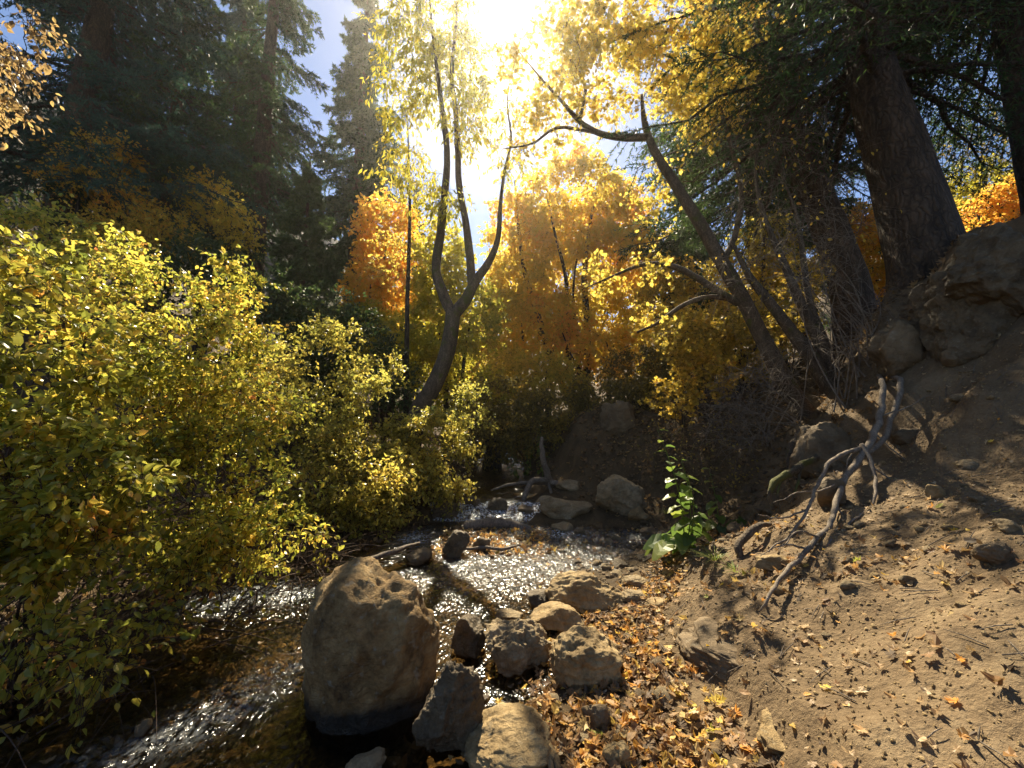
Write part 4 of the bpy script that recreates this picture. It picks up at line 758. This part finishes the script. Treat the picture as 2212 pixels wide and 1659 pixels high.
RK = [
 ('dark jagged rock leaning against the right side of the largest boulder', 968, 1632, 158, 205, 'rock_dark', 21, 6, .85, 10, 1.2, (.15, .1)),
 ('flat topped tan rock, highest of the pile right of the boulder', 1264, 1326, 176, 95, 'rock_tan', 22, 6, .7, 9, .8, (-.08, 0)),
 ('small rounded tan rock between the flat topped rock and the grey one', 1204, 1380, 122, 82, 'rock_tan', 23, 5, .8, 7, 1., (0, 0)),
 ('grey broken rock at the left of the pile beside the narrow channel', 1118, 1462, 148, 128, 'rock_grey', 24, 6, .8, 10, 1.2, (.1, 0)),
 ('angular golden brown rock with a sloping top at the front of the pile', 1266, 1500, 162, 150, 'rock_tan', 25, 6, .8, 11, .9, (-.22, .05)),
 ('small dark wet rock in the narrow channel right of the boulder', 1012, 1425, 78, 100, 'rock_dark', 26, 5, .9, 8, 1., (0, 0)),
 ('flat wet slab lying in the water behind the grey broken rock', 1100, 1345, 60, 28, 'rock_grey', 27, 4, .9, 6, .7, (0, 0)),
 ('small dark stone touching the left end of the flat topped rock', 1165, 1315, 50, 44, 'rock_dark', 28, 4, .9, 7, 1., (0, 0)),
 ('long smooth grey boulder beside the little cascade', 1222, 1122, 118, 52, 'rock_grey', 29, 5, .6, 6, .5, (.06, 0)),
 ('big slanting grey rock on the right side above the cascade', 1342, 1116, 112, 92, 'rock_grey', 30, 6, .8, 9, .8, (-.25, 0)),
 ('squat tan stone at the foot of the slanting grey rock', 1380, 1128, 50, 36, 'rock_tan', 31, 4, .8, 7, .8, (0, 0)),
 ('shaded flat stone behind the smooth grey boulder', 1226, 1062, 54, 26, 'rock_grey', 32, 4, .9, 6, .6, (0, 0)),
 ('dark rock breaking the water below the log', 985, 1205, 60, 62, 'rock_dark', 33, 5, .8, 9, 1.1, (.2, 0)),
 ('dark wet rock at the left bank under the small leaved shrub', 962, 1122, 62, 40, 'rock_dark', 34, 5, .8, 8, 1., (0, 0)),
 ('brown stone on the left bank just upstream of the largest boulder', 905, 1222, 60, 40, 'rock_bank', 35, 4, .9, 8, 1., (0, 0)),
 ('broad pale slab at the bottom edge of the photo', 1100, 1700, 215, 92, 'rock_tan', 36, 6, .8, 8, .8, (0, 0)),
 ('low grey stone at the bottom edge below the largest boulder', 790, 1690, 90, 50, 'rock_grey', 37, 5, .9, 8, .8, (0, 0)),
 ('pinkish brown stone half buried in leaves near the blue puddle', 1288, 1580, 66, 60, 'rock_bank', 38, 5, .8, 9, .8, (0, 0)),
 ('tan stone among leaves at the bottom edge', 1330, 1668, 70, 70, 'rock_tan', 39, 5, .8, 8, .8, (0, 0)),
 ('grey stone just behind the tan bottom edge stone', 1350, 1606, 50, 34, 'rock_grey', 40, 4, .8, 8, .8, (0, 0)),
 ('blocky tan stone sticking out of the dirt step', 1668, 1640, 62, 78, 'rock_tan', 41, 5, .8, 10, .7, (0, .1)),
 ('dusty brown boulder forming the edge of the dirt step', 1530, 1500, 150, 115, 'rock_bank', 42, 6, 1.3, 3, .6, (0, 0)),
 ('pointed pale flat stone under the tip of the fallen branch', 1668, 1240, 78, 42, 'rock_tan', 43, 5, .6, 9, .8, (-.2, 0)),
 ('brown boulder in deep shade under the bare twigs on the slope', 1955, 790, 120, 110, 'rock_bank', 44, 5, .8, 8, .8, (0, 0)),
 ('small pinkish stone on the shaded slope', 2050, 788, 52, 40, 'rock_bank', 45, 4, .8, 8, .8, (0, 0)),
 ('layered brown stone at the right of the sunlit path', 2142, 1222, 86, 52, 'rock_bank', 46, 5, .8, 10, 1., (0, 0)),
 ('squarish brown stone beside the thick dead branch', 1948, 960, 56, 34, 'rock_bank', 47, 4, .8, 10, .8, (0, 0)),
 ('dark rock jutting out at the lower right edge', 2196, 1512, 80, 46, 'rock_bank', 48, 5, .8, 9, .9, (0, 0)),
 ('stone in the shadow of the roots below the leaning tree', 1800, 1090, 70, 60, 'rock_bank', 49, 4, .8, 9, .9, (0, 0)),
 ('pale rounded stone on the path near the right edge', 2086, 1018, 44, 24, 'rock_grey', 50, 4, .8, 6, .6, (0, 0)),
 ('pinkish tan stone lying on the sunny path', 2020, 1076, 46, 30, 'rock_tan', 51, 4, .8, 7, .7, (0, 0)),
 ('half sunk grey slab on the path at the right edge', 2180, 1150, 60, 30, 'rock_grey', 52, 4, .8, 7, .7, (0, 0)),
 ('small cobble in the shallow water right of the cascade log', 1252, 1158, 26, 20, 'rock_dark', 53, 4, .9, 7, .8, (0, 0)),
 ('flat brown cobble in the riffle near the burdock like plant', 1402, 1160, 40, 22, 'rock_bank', 54, 4, .9, 7, .8, (0, 0)),
 ('dark flat cobble at the far right of the riffle', 1395, 1215, 44, 18, 'rock_dark', 55, 4, .9, 7, .8, (0, 0)),
 ('grey flat rock right of the flat topped tan rock', 1372, 1275, 60, 34, 'rock_grey', 56, 5, .9, 8, .9, (0, 0)),
 ('cracked grey rock below the flat one right of the pile', 1370, 1308, 66, 36, 'rock_grey', 57, 5, .9, 9, 1., (0, 0)),
 ('rounded pebble coloured stone at the leaf bar edge', 1418, 1318, 48, 26, 'rock_tan', 58, 4, .9, 7, .8, (0, 0)),
 ('small lone stone in the dark left water', 310, 1592, 42, 40, 'rock_bank', 59, 4, .9, 7, .8, (0, 0)),
 ('round dark stone splitting the little cascade above the log', 1075, 1105, 44, 30, 'rock_dark', 61, 4, .9, 6, .8, (0, 0)),
 ('small wet stone at the right lip of the cascade', 1135, 1112, 34, 22, 'rock_bank', 62, 4, .9, 6, .8, (0, 0)),
 ('dark stone at the left lip of the cascade', 1020, 1095, 36, 24, 'rock_dark', 63, 4, .9, 6, .8, (0, 0)),
 ('wedge of pale stone below the cascade pool', 1215, 1150, 50, 24, 'rock_grey', 64, 4, .9, 8, .8, (.2, 0)),
 ('low brown stone beside the left riffle', 640, 1245, 40, 22, 'rock_bank', 65, 4, .9, 7, .8, (0, 0)),
 ('lumpy brown stone in front of the log on the gravel bar', 1040, 1190, 40, 30, 'rock_bank', 60, 4, .9, 8, .8, (0, 0)),
]
for (lb, px, pb, wp, hp, mt, sd_, sub, dep, cuts, ro, tl) in RK:
    rock('rock', lb, px, pb, wp, hp, mt, sd_, sub, dep, cuts, ro, tilt=tl, rot=U(-.3, .3))
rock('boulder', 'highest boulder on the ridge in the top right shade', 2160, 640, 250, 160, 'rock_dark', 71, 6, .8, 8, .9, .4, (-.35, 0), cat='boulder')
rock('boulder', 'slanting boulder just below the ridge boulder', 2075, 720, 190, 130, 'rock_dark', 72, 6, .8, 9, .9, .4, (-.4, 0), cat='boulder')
rock('boulder', 'mossy dark boulder on top of the bank behind the creek', 1442, 945, 130, 78, 'rock_bank', 73, 5, .8, 8, .9, .4, (.1, 0), Y=8.6, cat='boulder')
rock('boulder', 'rounded dark boulder on the bank right of the maple clump', 1335, 925, 80, 60, 'rock_bank', 74, 5, .8, 7, .9, .4, (0, 0), Y=9.2, cat='boulder')
rock('boulder', 'earthy boulder under the roots of the leaning tree', 1770, 1010, 130, 100, 'rock_bank', 75, 5, .8, 8, .9, .4, (0, 0), cat='boulder')

# small stones, each its own object sharing a few shapes
protos = {}
for mt in ('rock_tan', 'rock_grey', 'rock_bank', 'rock_dark'):
    for k in range(3):
        V, f = rock_shape(100 + k * 7 + len(mt), (1, U(.7, 1), U(.45, .7)), 3, 8, .8); me = Geo(); me.add(V * .5, f); o = me.build('stone', M[mt]); protos.setdefault(mt, []).append(o.data); bpy.data.objects.remove(o)
def stone(x, y, s, mt, label, group, sunk=.12):
    o = bpy.data.objects.new('stone', protos[mt][int(rng.integers(3))]); C.objects.link(o)
    z = gh(x, y); o.location = (x, y, z + s * sunk); o.scale = (s, s, s); o.rotation_euler = (U(-.3, .3), U(-.3, .3), U(0, 6.28)); return tag(o, label, 'stone', group)
STN = {'rock_tan': 'tan', 'rock_grey': 'grey', 'rock_bank': 'brown', 'rock_dark': 'dark'}
def scatter(n, xr, yr, s, mats, where, group, fn=None):
    c = 0
    while c < n:
        x, y = U(*xr), U(*yr)
        if fn is not None and not fn(x, y): continue
        mt = mats[int(rng.integers(len(mats)))]; stone(x, y, U(s[0], s[1]) * (1 if U() < .85 else 1.5), mt, f'small {STN[mt]} stone {where}', group); c += 1
scatter(55, (1.7, 5.0), (1.5, 4.2), (.03, .10), ['rock_tan', 'rock_grey'], 'half sunk in the dirt path', 'small stones on the dirt path')
scatter(45, (-.9, .3), (4.9, 6.2), (.05, .14), ['rock_tan', 'rock_bank', 'rock_tan'], 'on the gravel bar below the log', 'cobbles on the gravel bar')
scatter(45, (.2, 2.2), (4.0, 6.3), (.06, .15), ['rock_dark', 'rock_bank', 'rock_grey'], 'poking out of the shallow riffle', 'cobbles in the riffle')
scatter(30, (.0, 1.1), (1.8, 3.6), (.04, .11), ['rock_tan', 'rock_grey', 'rock_bank'], 'among the leaves of the leaf bar', 'stones among the fallen leaves')
scatter(24, (2.0, 3.4), (4.6, 6.6), (.06, .16), ['rock_bank', 'rock_dark'], 'at the foot of the shaded bank', 'stones along the shaded bank')
scatter(20, (-3.2, -1.3), (2.2, 3.6), (.08, .2), ['rock_dark', 'rock_bank'], 'under the dark water of the left channel', 'stones under the left channel', )

# ------------------------------------------------------------------ logs, roots, fallen branch
def log(name, label, cat, pts, r, mat, n=10, bump=.1, subs=()):
    g = Geo(); limb(g, pts, r, n, int(abs(pts[0][0]) * 100), bump, 9, gnarl=.013)
    o = g.build(name, M[mat], loc=pts[0]); tag(o, label, cat)
    for i, (pp, rr) in enumerate(subs):
        g = Geo(); limb(g, pp, rr, 7, 51 + i, .14, 8, gnarl=.012); b = g.build('side_branch', M[mat], loc=pts[0]); b.location = (0, 0, 0); b.parent = o
    return o
a = gpt(1012, 1140, True); b = gpt(1150, 1142, True)
log('log', 'short tan log damming the little cascade', 'log', [a + [-.05, 0, .02], (a + b) / 2 + [0, .03, .06], b + [0, 0, -.02]], [.085, .08, .05], 'driftwood', 14, .14)
a = gpt(915, 1215, True); log('fallen_stick', 'grey stick lying behind the top of the largest boulder', 'stick', [at(700, 1262, 3.5), at(790, 1212, 3.7), at(850, 1190, 3.9), at(905, 1172, 4.2)], [.012, .02, .022, .012], 'driftwood', 8)
log('root', 'thin tan root lying on the gravel bar below the log', 'root', [gpt(985, 1195, True) + [0, 0, .04], gpt(1040, 1192, True) + [0, 0, .05], gpt(1085, 1196, True) + [0, 0, .05], gpt(1125, 1182, True) + [0, 0, .03]], [.016, .02, .02, .01], 'driftwood', 8)
Y = gpt(1180, 1062, True)[1]; b = gpt(1185, 1055, True)
log('driftwood_stump', 'grey root stump washed up in midstream under the weeds', 'stump', [b + [.05, .1, -.05], b + [.02, .05, .15], at(1172, 985, Y), at(1170, 945, Y)], [.10, .07, .05, .03], 'driftwood', 10, .15,
    [([b + [0, .05, .14], at(1150, 1040, Y - .1), at(1130, 1080, Y - .4)], [.06, .06, .04]), ([b + [.02, .05, .12], at(1215, 1050, Y - .1), at(1240, 1072, Y - .3)], [.06, .045, .02]),
     ([b + [0, .05, .1], at(1110, 1045, Y - .1), at(1060, 1060, Y - .2)], [.04, .03, .012]), ([b + [0, 0, .1], at(1190, 1075, Y - .3), at(1165, 1100, Y - .5)], [.03, .025, .01])])
def bp(*p):  # points over the slope: depth runs from the stub near the trees to the tip on the dirt
    return [at(px, py, y) for px, py, y in p]
log('fallen_branch', 'long pale forked dead branch slanting down over the dirt slope', 'branch',
    [gpt(1912, 790) + [0, .1, -.1]] + bp((1908, 835, 4.35), (1905, 880, 4.2), (1890, 930, 4.05), (1862, 985, 3.9), (1828, 1030, 3.75), (1806, 1090, 3.5), (1788, 1140, 3.3), (1745, 1185, 3.1), (1700, 1232, 2.9), (1660, 1288, 2.7)) + [gpt(1640, 1325) + [0, 0, .01]],
    [.024, .028, .030, .030, .030, .025, .022, .019, .017, .014, .010, .005], 'twig_grey', 9, .1,
    [([gpt(1935, 785) + [0, .1, -.1]] + bp((1945, 825, 4.4), (1935, 880, 4.25), (1905, 950, 4.1), (1862, 985, 3.9)), [.024, .027, .028, .026, .02]),
     (bp((1862, 960, 3.95), (1882, 1000, 3.8), (1892, 1050, 3.6), (1880, 1100, 3.4), (1850, 1160, 3.2)), [.020, .018, .015, .011, .005]),
     (bp((1860, 968, 3.95), (1800, 990, 3.75), (1770, 1040, 3.5), (1745, 1100, 3.3), (1700, 1160, 3.1), (1660, 1190, 3.0)), [.020, .018, .014, .011, .008, .004]),
     (bp((1745, 1100, 3.3), (1690, 1120, 3.2), (1640, 1110, 3.1)), [.008, .006, .003]), (bp((1885, 1010, 3.8), (1960, 1060, 3.7), (2010, 1090, 3.6)), [.008, .006, .003]),
     (bp((1880, 1100, 3.4), (1850, 1120, 3.3), (1790, 1180, 3.1), (1770, 1250, 3.0)), [.009, .008, .006, .003]), (bp((1858, 965, 3.95), (1835, 985, 3.9), (1828, 1015, 3.85)), [.010, .007, .003]),
     (bp((1895, 940, 4.1), (1950, 990, 4.0), (1990, 1010, 3.9)), [.007, .005, .002]), (bp((1828, 1030, 3.75), (1770, 1060, 3.6), (1720, 1065, 3.5), (1670, 1085, 3.4)), [.009, .007, .005, .002]), (bp((1806, 1090, 3.5), (1840, 1150, 3.4), (1835, 1220, 3.2)), [.008, .006, .002]), (bp((1790, 1140, 3.3), (1750, 1230, 3.0), (1745, 1290, 2.85)), [.008, .006, .002]), (bp((1900, 900, 4.15), (1960, 880, 4.1), (2010, 850, 4.1)), [.008, .006, .002]), (bp((1745, 1185, 3.1), (1690, 1180, 3.05), (1640, 1200, 3.0)), [.008, .005, .002]),
     (bp((1770, 1160, 3.2), (1720, 1150, 3.1), (1690, 1180, 3.0)), [.008, .006, .003])])
b = base_of(1768, 925, 6.4)
log('root', 'moss covered root arching down the bank under the leaning tree', 'root', [at(1800, 965, 4.9), at(1770, 985, 4.7), at(1730, 1010, 4.55), at(1690, 1030, 4.45), at(1665, 1055, 4.4), at(1668, 1100, 4.35)], [.025, .032, .034, .03, .026, .015], 'moss_root', 10, .45, [([at(1730, 1010, 4.55), at(1722, 1050, 4.4), at(1705, 1085, 4.3)], [.016, .012, .005]), ([at(1690, 1030, 4.45), at(1680, 1070, 4.35), at(1688, 1110, 4.3)], [.014, .01, .004])])
log('root', 'gnarled brown root hanging beside the mossy one', 'root', [at(1745, 925, 5.6), at(1712, 960, 5.4), at(1705, 1000, 5.2), at(1718, 1040, 5.1)], [.05, .045, .035, .02], 'bark', 10, .25)
log('root', 'thick curled root looping over the dark hollow of the bank', 'root', [at(1775, 930, 5.5), at(1745, 955, 5.2), at(1728, 990, 5.1), at(1760, 975, 5.0), at(1790, 980, 4.9)], [.05, .045, .04, .035, .02], 'driftwood', 10, .25)
p0 = gpt(1600, 1205); p1 = gpt(1665, 1150)
log('root', 'short bent brown root stub above the pointed flat stone', 'root', [p0 + [0, 0, -.02], p0 + [.02, .05, .09], (p0 + p1) / 2 + [0, 0, .14], p1 + [0, 0, .08]], [.03, .032, .028, .018], 'bark', 9, .2)

# ------------------------------------------------------------------ fallen leaves
def slope_n(x, y):
    e = .03; return unit(np.stack([-(ground_h(x + e, y) - ground_h(x - e, y)) / (2 * e), -(ground_h(x, y + e) - ground_h(x, y - e)) / (2 * e), np.ones_like(x)], 1))
def spots(n, xr, yr, dens):
    x, y = U(*xr, n), U(*yr, n); k = U(0, 1, n) < dens(x, y); return x[k], y[k]
def bar_d(x, y):
    a = x - np.interp(y, *XR); st = np.interp(y, [1.5, 3, 4, 5.3], [1.15, 1.05, 1.6, 2.1])
    patch = .5 + .6 * vnoise(np.stack([x * 3, y * 3, x * 0], 1), 88)
    return np.where((a > -.35) & (x < st), np.clip(.35 + patch * .9, .1, 1) * smooth(-.35, .15, a), np.where(x >= st, .02 + .22 * np.clip(patch, 0, 1) ** 3, .0))
gl = Geo(); TPLS = [maple(k, c) for k, c in ((1, .25), (2, .9), (4, .6), (5, 1.3), (6, .15))] + [oak(k, c) for k, c in ((7, .5), (8, 1.0), (9, .2))] + [star([.5, .45, .34, .3, .36, .45, .5, .4, .3, .32, .36, .42], [0, 20, 50, 90, 130, 160, 180, 205, 240, 275, 310, 340], c, k) for k, c in ((10, .8), (11, 1.4), (12, .3))]
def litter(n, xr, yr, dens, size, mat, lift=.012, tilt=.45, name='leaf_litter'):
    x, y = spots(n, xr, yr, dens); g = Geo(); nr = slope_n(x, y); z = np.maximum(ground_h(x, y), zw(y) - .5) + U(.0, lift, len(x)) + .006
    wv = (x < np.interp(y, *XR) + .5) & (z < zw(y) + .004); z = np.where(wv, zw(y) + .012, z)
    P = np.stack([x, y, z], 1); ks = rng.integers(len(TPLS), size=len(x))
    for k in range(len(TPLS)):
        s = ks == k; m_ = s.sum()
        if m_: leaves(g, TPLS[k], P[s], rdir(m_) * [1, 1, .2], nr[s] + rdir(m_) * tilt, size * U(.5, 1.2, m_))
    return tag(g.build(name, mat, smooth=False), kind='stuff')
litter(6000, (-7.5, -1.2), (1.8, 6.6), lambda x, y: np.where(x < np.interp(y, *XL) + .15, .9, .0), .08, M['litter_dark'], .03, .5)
litter(9000, (-.4, 2.6), (1.3, 5.6), bar_d, .055, M['litter_dark'], .012, .4)
litter(11000, (-.4, 2.6), (1.3, 5.6), bar_d, .056, M['litter'], .03, .6)
litter(5200, (1.0, 6.0), (1.0, 5.5), lambda x, y: .25 * (1 + vnoise(np.stack([x * 2, y * 2, x * 0], 1), 5)), .040, M['litter_tan'], .006, .2)
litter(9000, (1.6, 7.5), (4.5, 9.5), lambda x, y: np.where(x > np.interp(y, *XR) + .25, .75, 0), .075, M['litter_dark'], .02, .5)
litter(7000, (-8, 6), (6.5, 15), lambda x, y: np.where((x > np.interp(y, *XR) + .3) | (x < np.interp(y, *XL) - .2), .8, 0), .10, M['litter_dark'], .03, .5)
litter(700, (-1.0, .5), (5.1, 6.4), lambda x, y: .8 + 0 * x, .07, M['litter'], .03, .5)
litter(150, (.2, 2.2), (4.1, 6.4), lambda x, y: .6 + 0 * x, .06, M['litter'], .01, .2)
litter(220, (-3.4, 0.3), (1.6, 4.5), lambda x, y: .5 + 0 * x, .05, M['litter_dark'], .01, .1)
for lb, px, py, n_, h_ in (('small tuft of dry grass between the two broad leaved weeds', 1505, 1180, 40, .14), ('dry grass tuft at the foot of the shaded bank above the slanting rock', 1440, 1110, 40, .16), ('short grass tuft beside the tip of the bent brown root', 1590, 1235, 36, .11)):
    tuft('grass_tuft', lb, gpt(px, py), n_, h_, .3)
# the nearest 240 fallen leaves, each an object
lp = []
for k, tpl in enumerate(TPLS):
    for cn, mt in LITTER.items():
        g = Geo(); leaves(g, tpl, np.zeros((1, 3)), np.array([[0, 1., 0]]), np.array([[0, 0, 1.]]), np.ones(1)); o = g.build('fallen_leaf', mt, smooth=False); lp.append((cn, k, o.data)); bpy.data.objects.remove(o)
LN = {'tan': 'dry tan', 'orange': 'orange', 'yellow': 'yellow', 'brown': 'curled brown', 'pale': 'pale bleached', 'greenish': 'greenish yellow'}
def loose(n, xr, yr, wts, where, group, size, fn=None):
    c = 0; names = list(LITTER)
    while c < n:
        x, y = U(*xr), U(*yr)
        if fn is not None and not fn(x, y): continue
        cn = names[int(rng.choice(len(names), p=wts))]; k = int(rng.integers(len(TPLS))); me = [q[2] for q in lp if q[0] == cn and q[1] == k][0]
        o = bpy.data.objects.new('fallen_leaf', me); C.objects.link(o); nr = Vector(slope_n(np.array([x]), np.array([y]))[0]) + Vector(rng.normal(size=3) * .14)
        o.rotation_mode = 'QUATERNION'; o.rotation_quaternion = nr.to_track_quat('Z', 'Y') @ Vector((0, 0, 1)).to_track_quat('Z', 'Y')
        o.rotation_mode = 'XYZ'; e = nr.to_track_quat('Z', 'Y').to_matrix().to_4x4() @ __import__('mathutils').Matrix.Rotation(U(0, 6.28), 4, 'Z'); o.rotation_euler = e.to_euler()
        s = size * U(.6, 1.25); o.scale = (s, s, s); o.location = (x, y, gh(x, y) + .014); tag(o, f'{LN[cn]} fallen leaf {where}', 'leaf', group); c += 1
loose(120, (1.3, 4.2), (1.0, 3.4), [.42, .12, .1, .12, .2, .04], 'lying on the dirt slope', 'leaves lying on the dirt slope', .046)
loose(120, (.05, 1.15), (1.75, 3.2), [.26, .3, .2, .1, .1, .04], 'on top of the leaf bar between rocks and dirt step', 'leaves on the leaf bar', .066)
# gravel and pebbles nobody could count
def gravel(n, xr, yr, s, mat, dens=None):
    x, y = spots(n, xr, yr, dens or (lambda a, b: 1 + 0 * a)); g = Geo(); n0, f = ico(1); m_ = len(x); q = rdir(m_)
    V = n0[None] * (s * rng.uniform(.3, 1, (m_, 1, 1)) ** 1.5) * U(.5, 1.1, (m_, 1, 3)) * (1 + .25 * rng.normal(size=(m_, len(n0), 1)) * .6) + np.stack([x, y, ground_h(x, y) + s * .1], 1)[:, None]
    off = (np.arange(m_) * len(n0))[:, None, None]; g.add(V, (f[None] + off).reshape(-1, 3)); return tag(g.build('gravel', mat, smooth=False), kind='stuff')
gravel(9000, (1.1, 4.8), (.9, 4.2), .011, M['rock_tan'])
gravel(1300, (1.1, 4.8), (.9, 4.2), .016, M['rock_tan'])
gravel(2600, (-1.2, 2.2), (3.8, 6.5), .035, M['rock_bank'])
gravel(2500, (-4, .2), (1.6, 4.4), .05, M['rock_bank'])
# bits of twig on the ground
g = Geo(); n = 520; x, y = U(.2, 4.5, n), U(1.2, 6, n); a = U(0, 6.28, n); l = U(.04, .2, n); z = ground_h(x, y) + .008
B_ = np.stack([x + np.cos(a) * l, y + np.sin(a) * l], 1); zb = ground_h(B_[:, 0], B_[:, 1]) + U(.004, .03, n); A_ = np.stack([x, y, z], 1); B_ = np.column_stack([B_, zb])
tubes(g, np.stack([A_, (A_ + B_) / 2 + [0, 0, .006], B_], 1), np.stack([np.full(n, .003), np.full(n, .0028), np.full(n, .0012)], 1), 4)
tag(g.build('twig_litter', M['driftwood']), kind='stuff')

# repeats of a kind belong together
GRP = {'spruce': 'spruces on the left slope', 'conifer': 'conifers on the right bank', 'shrub': 'shrubs along the creek', 'weed': 'leafy weeds by the creek', 'rock': 'rocks in and beside the creek', 'boulder': 'boulders of the creek and its banks', 'tree': 'autumn trees around the creek', 'root': 'roots along the bank', 'grass': 'grass tufts'}
for o in C.objects:
    if o.parent is None and 'category' in o and 'group' not in o and o['category'] in GRP: o['group'] = GRP[o['category']]
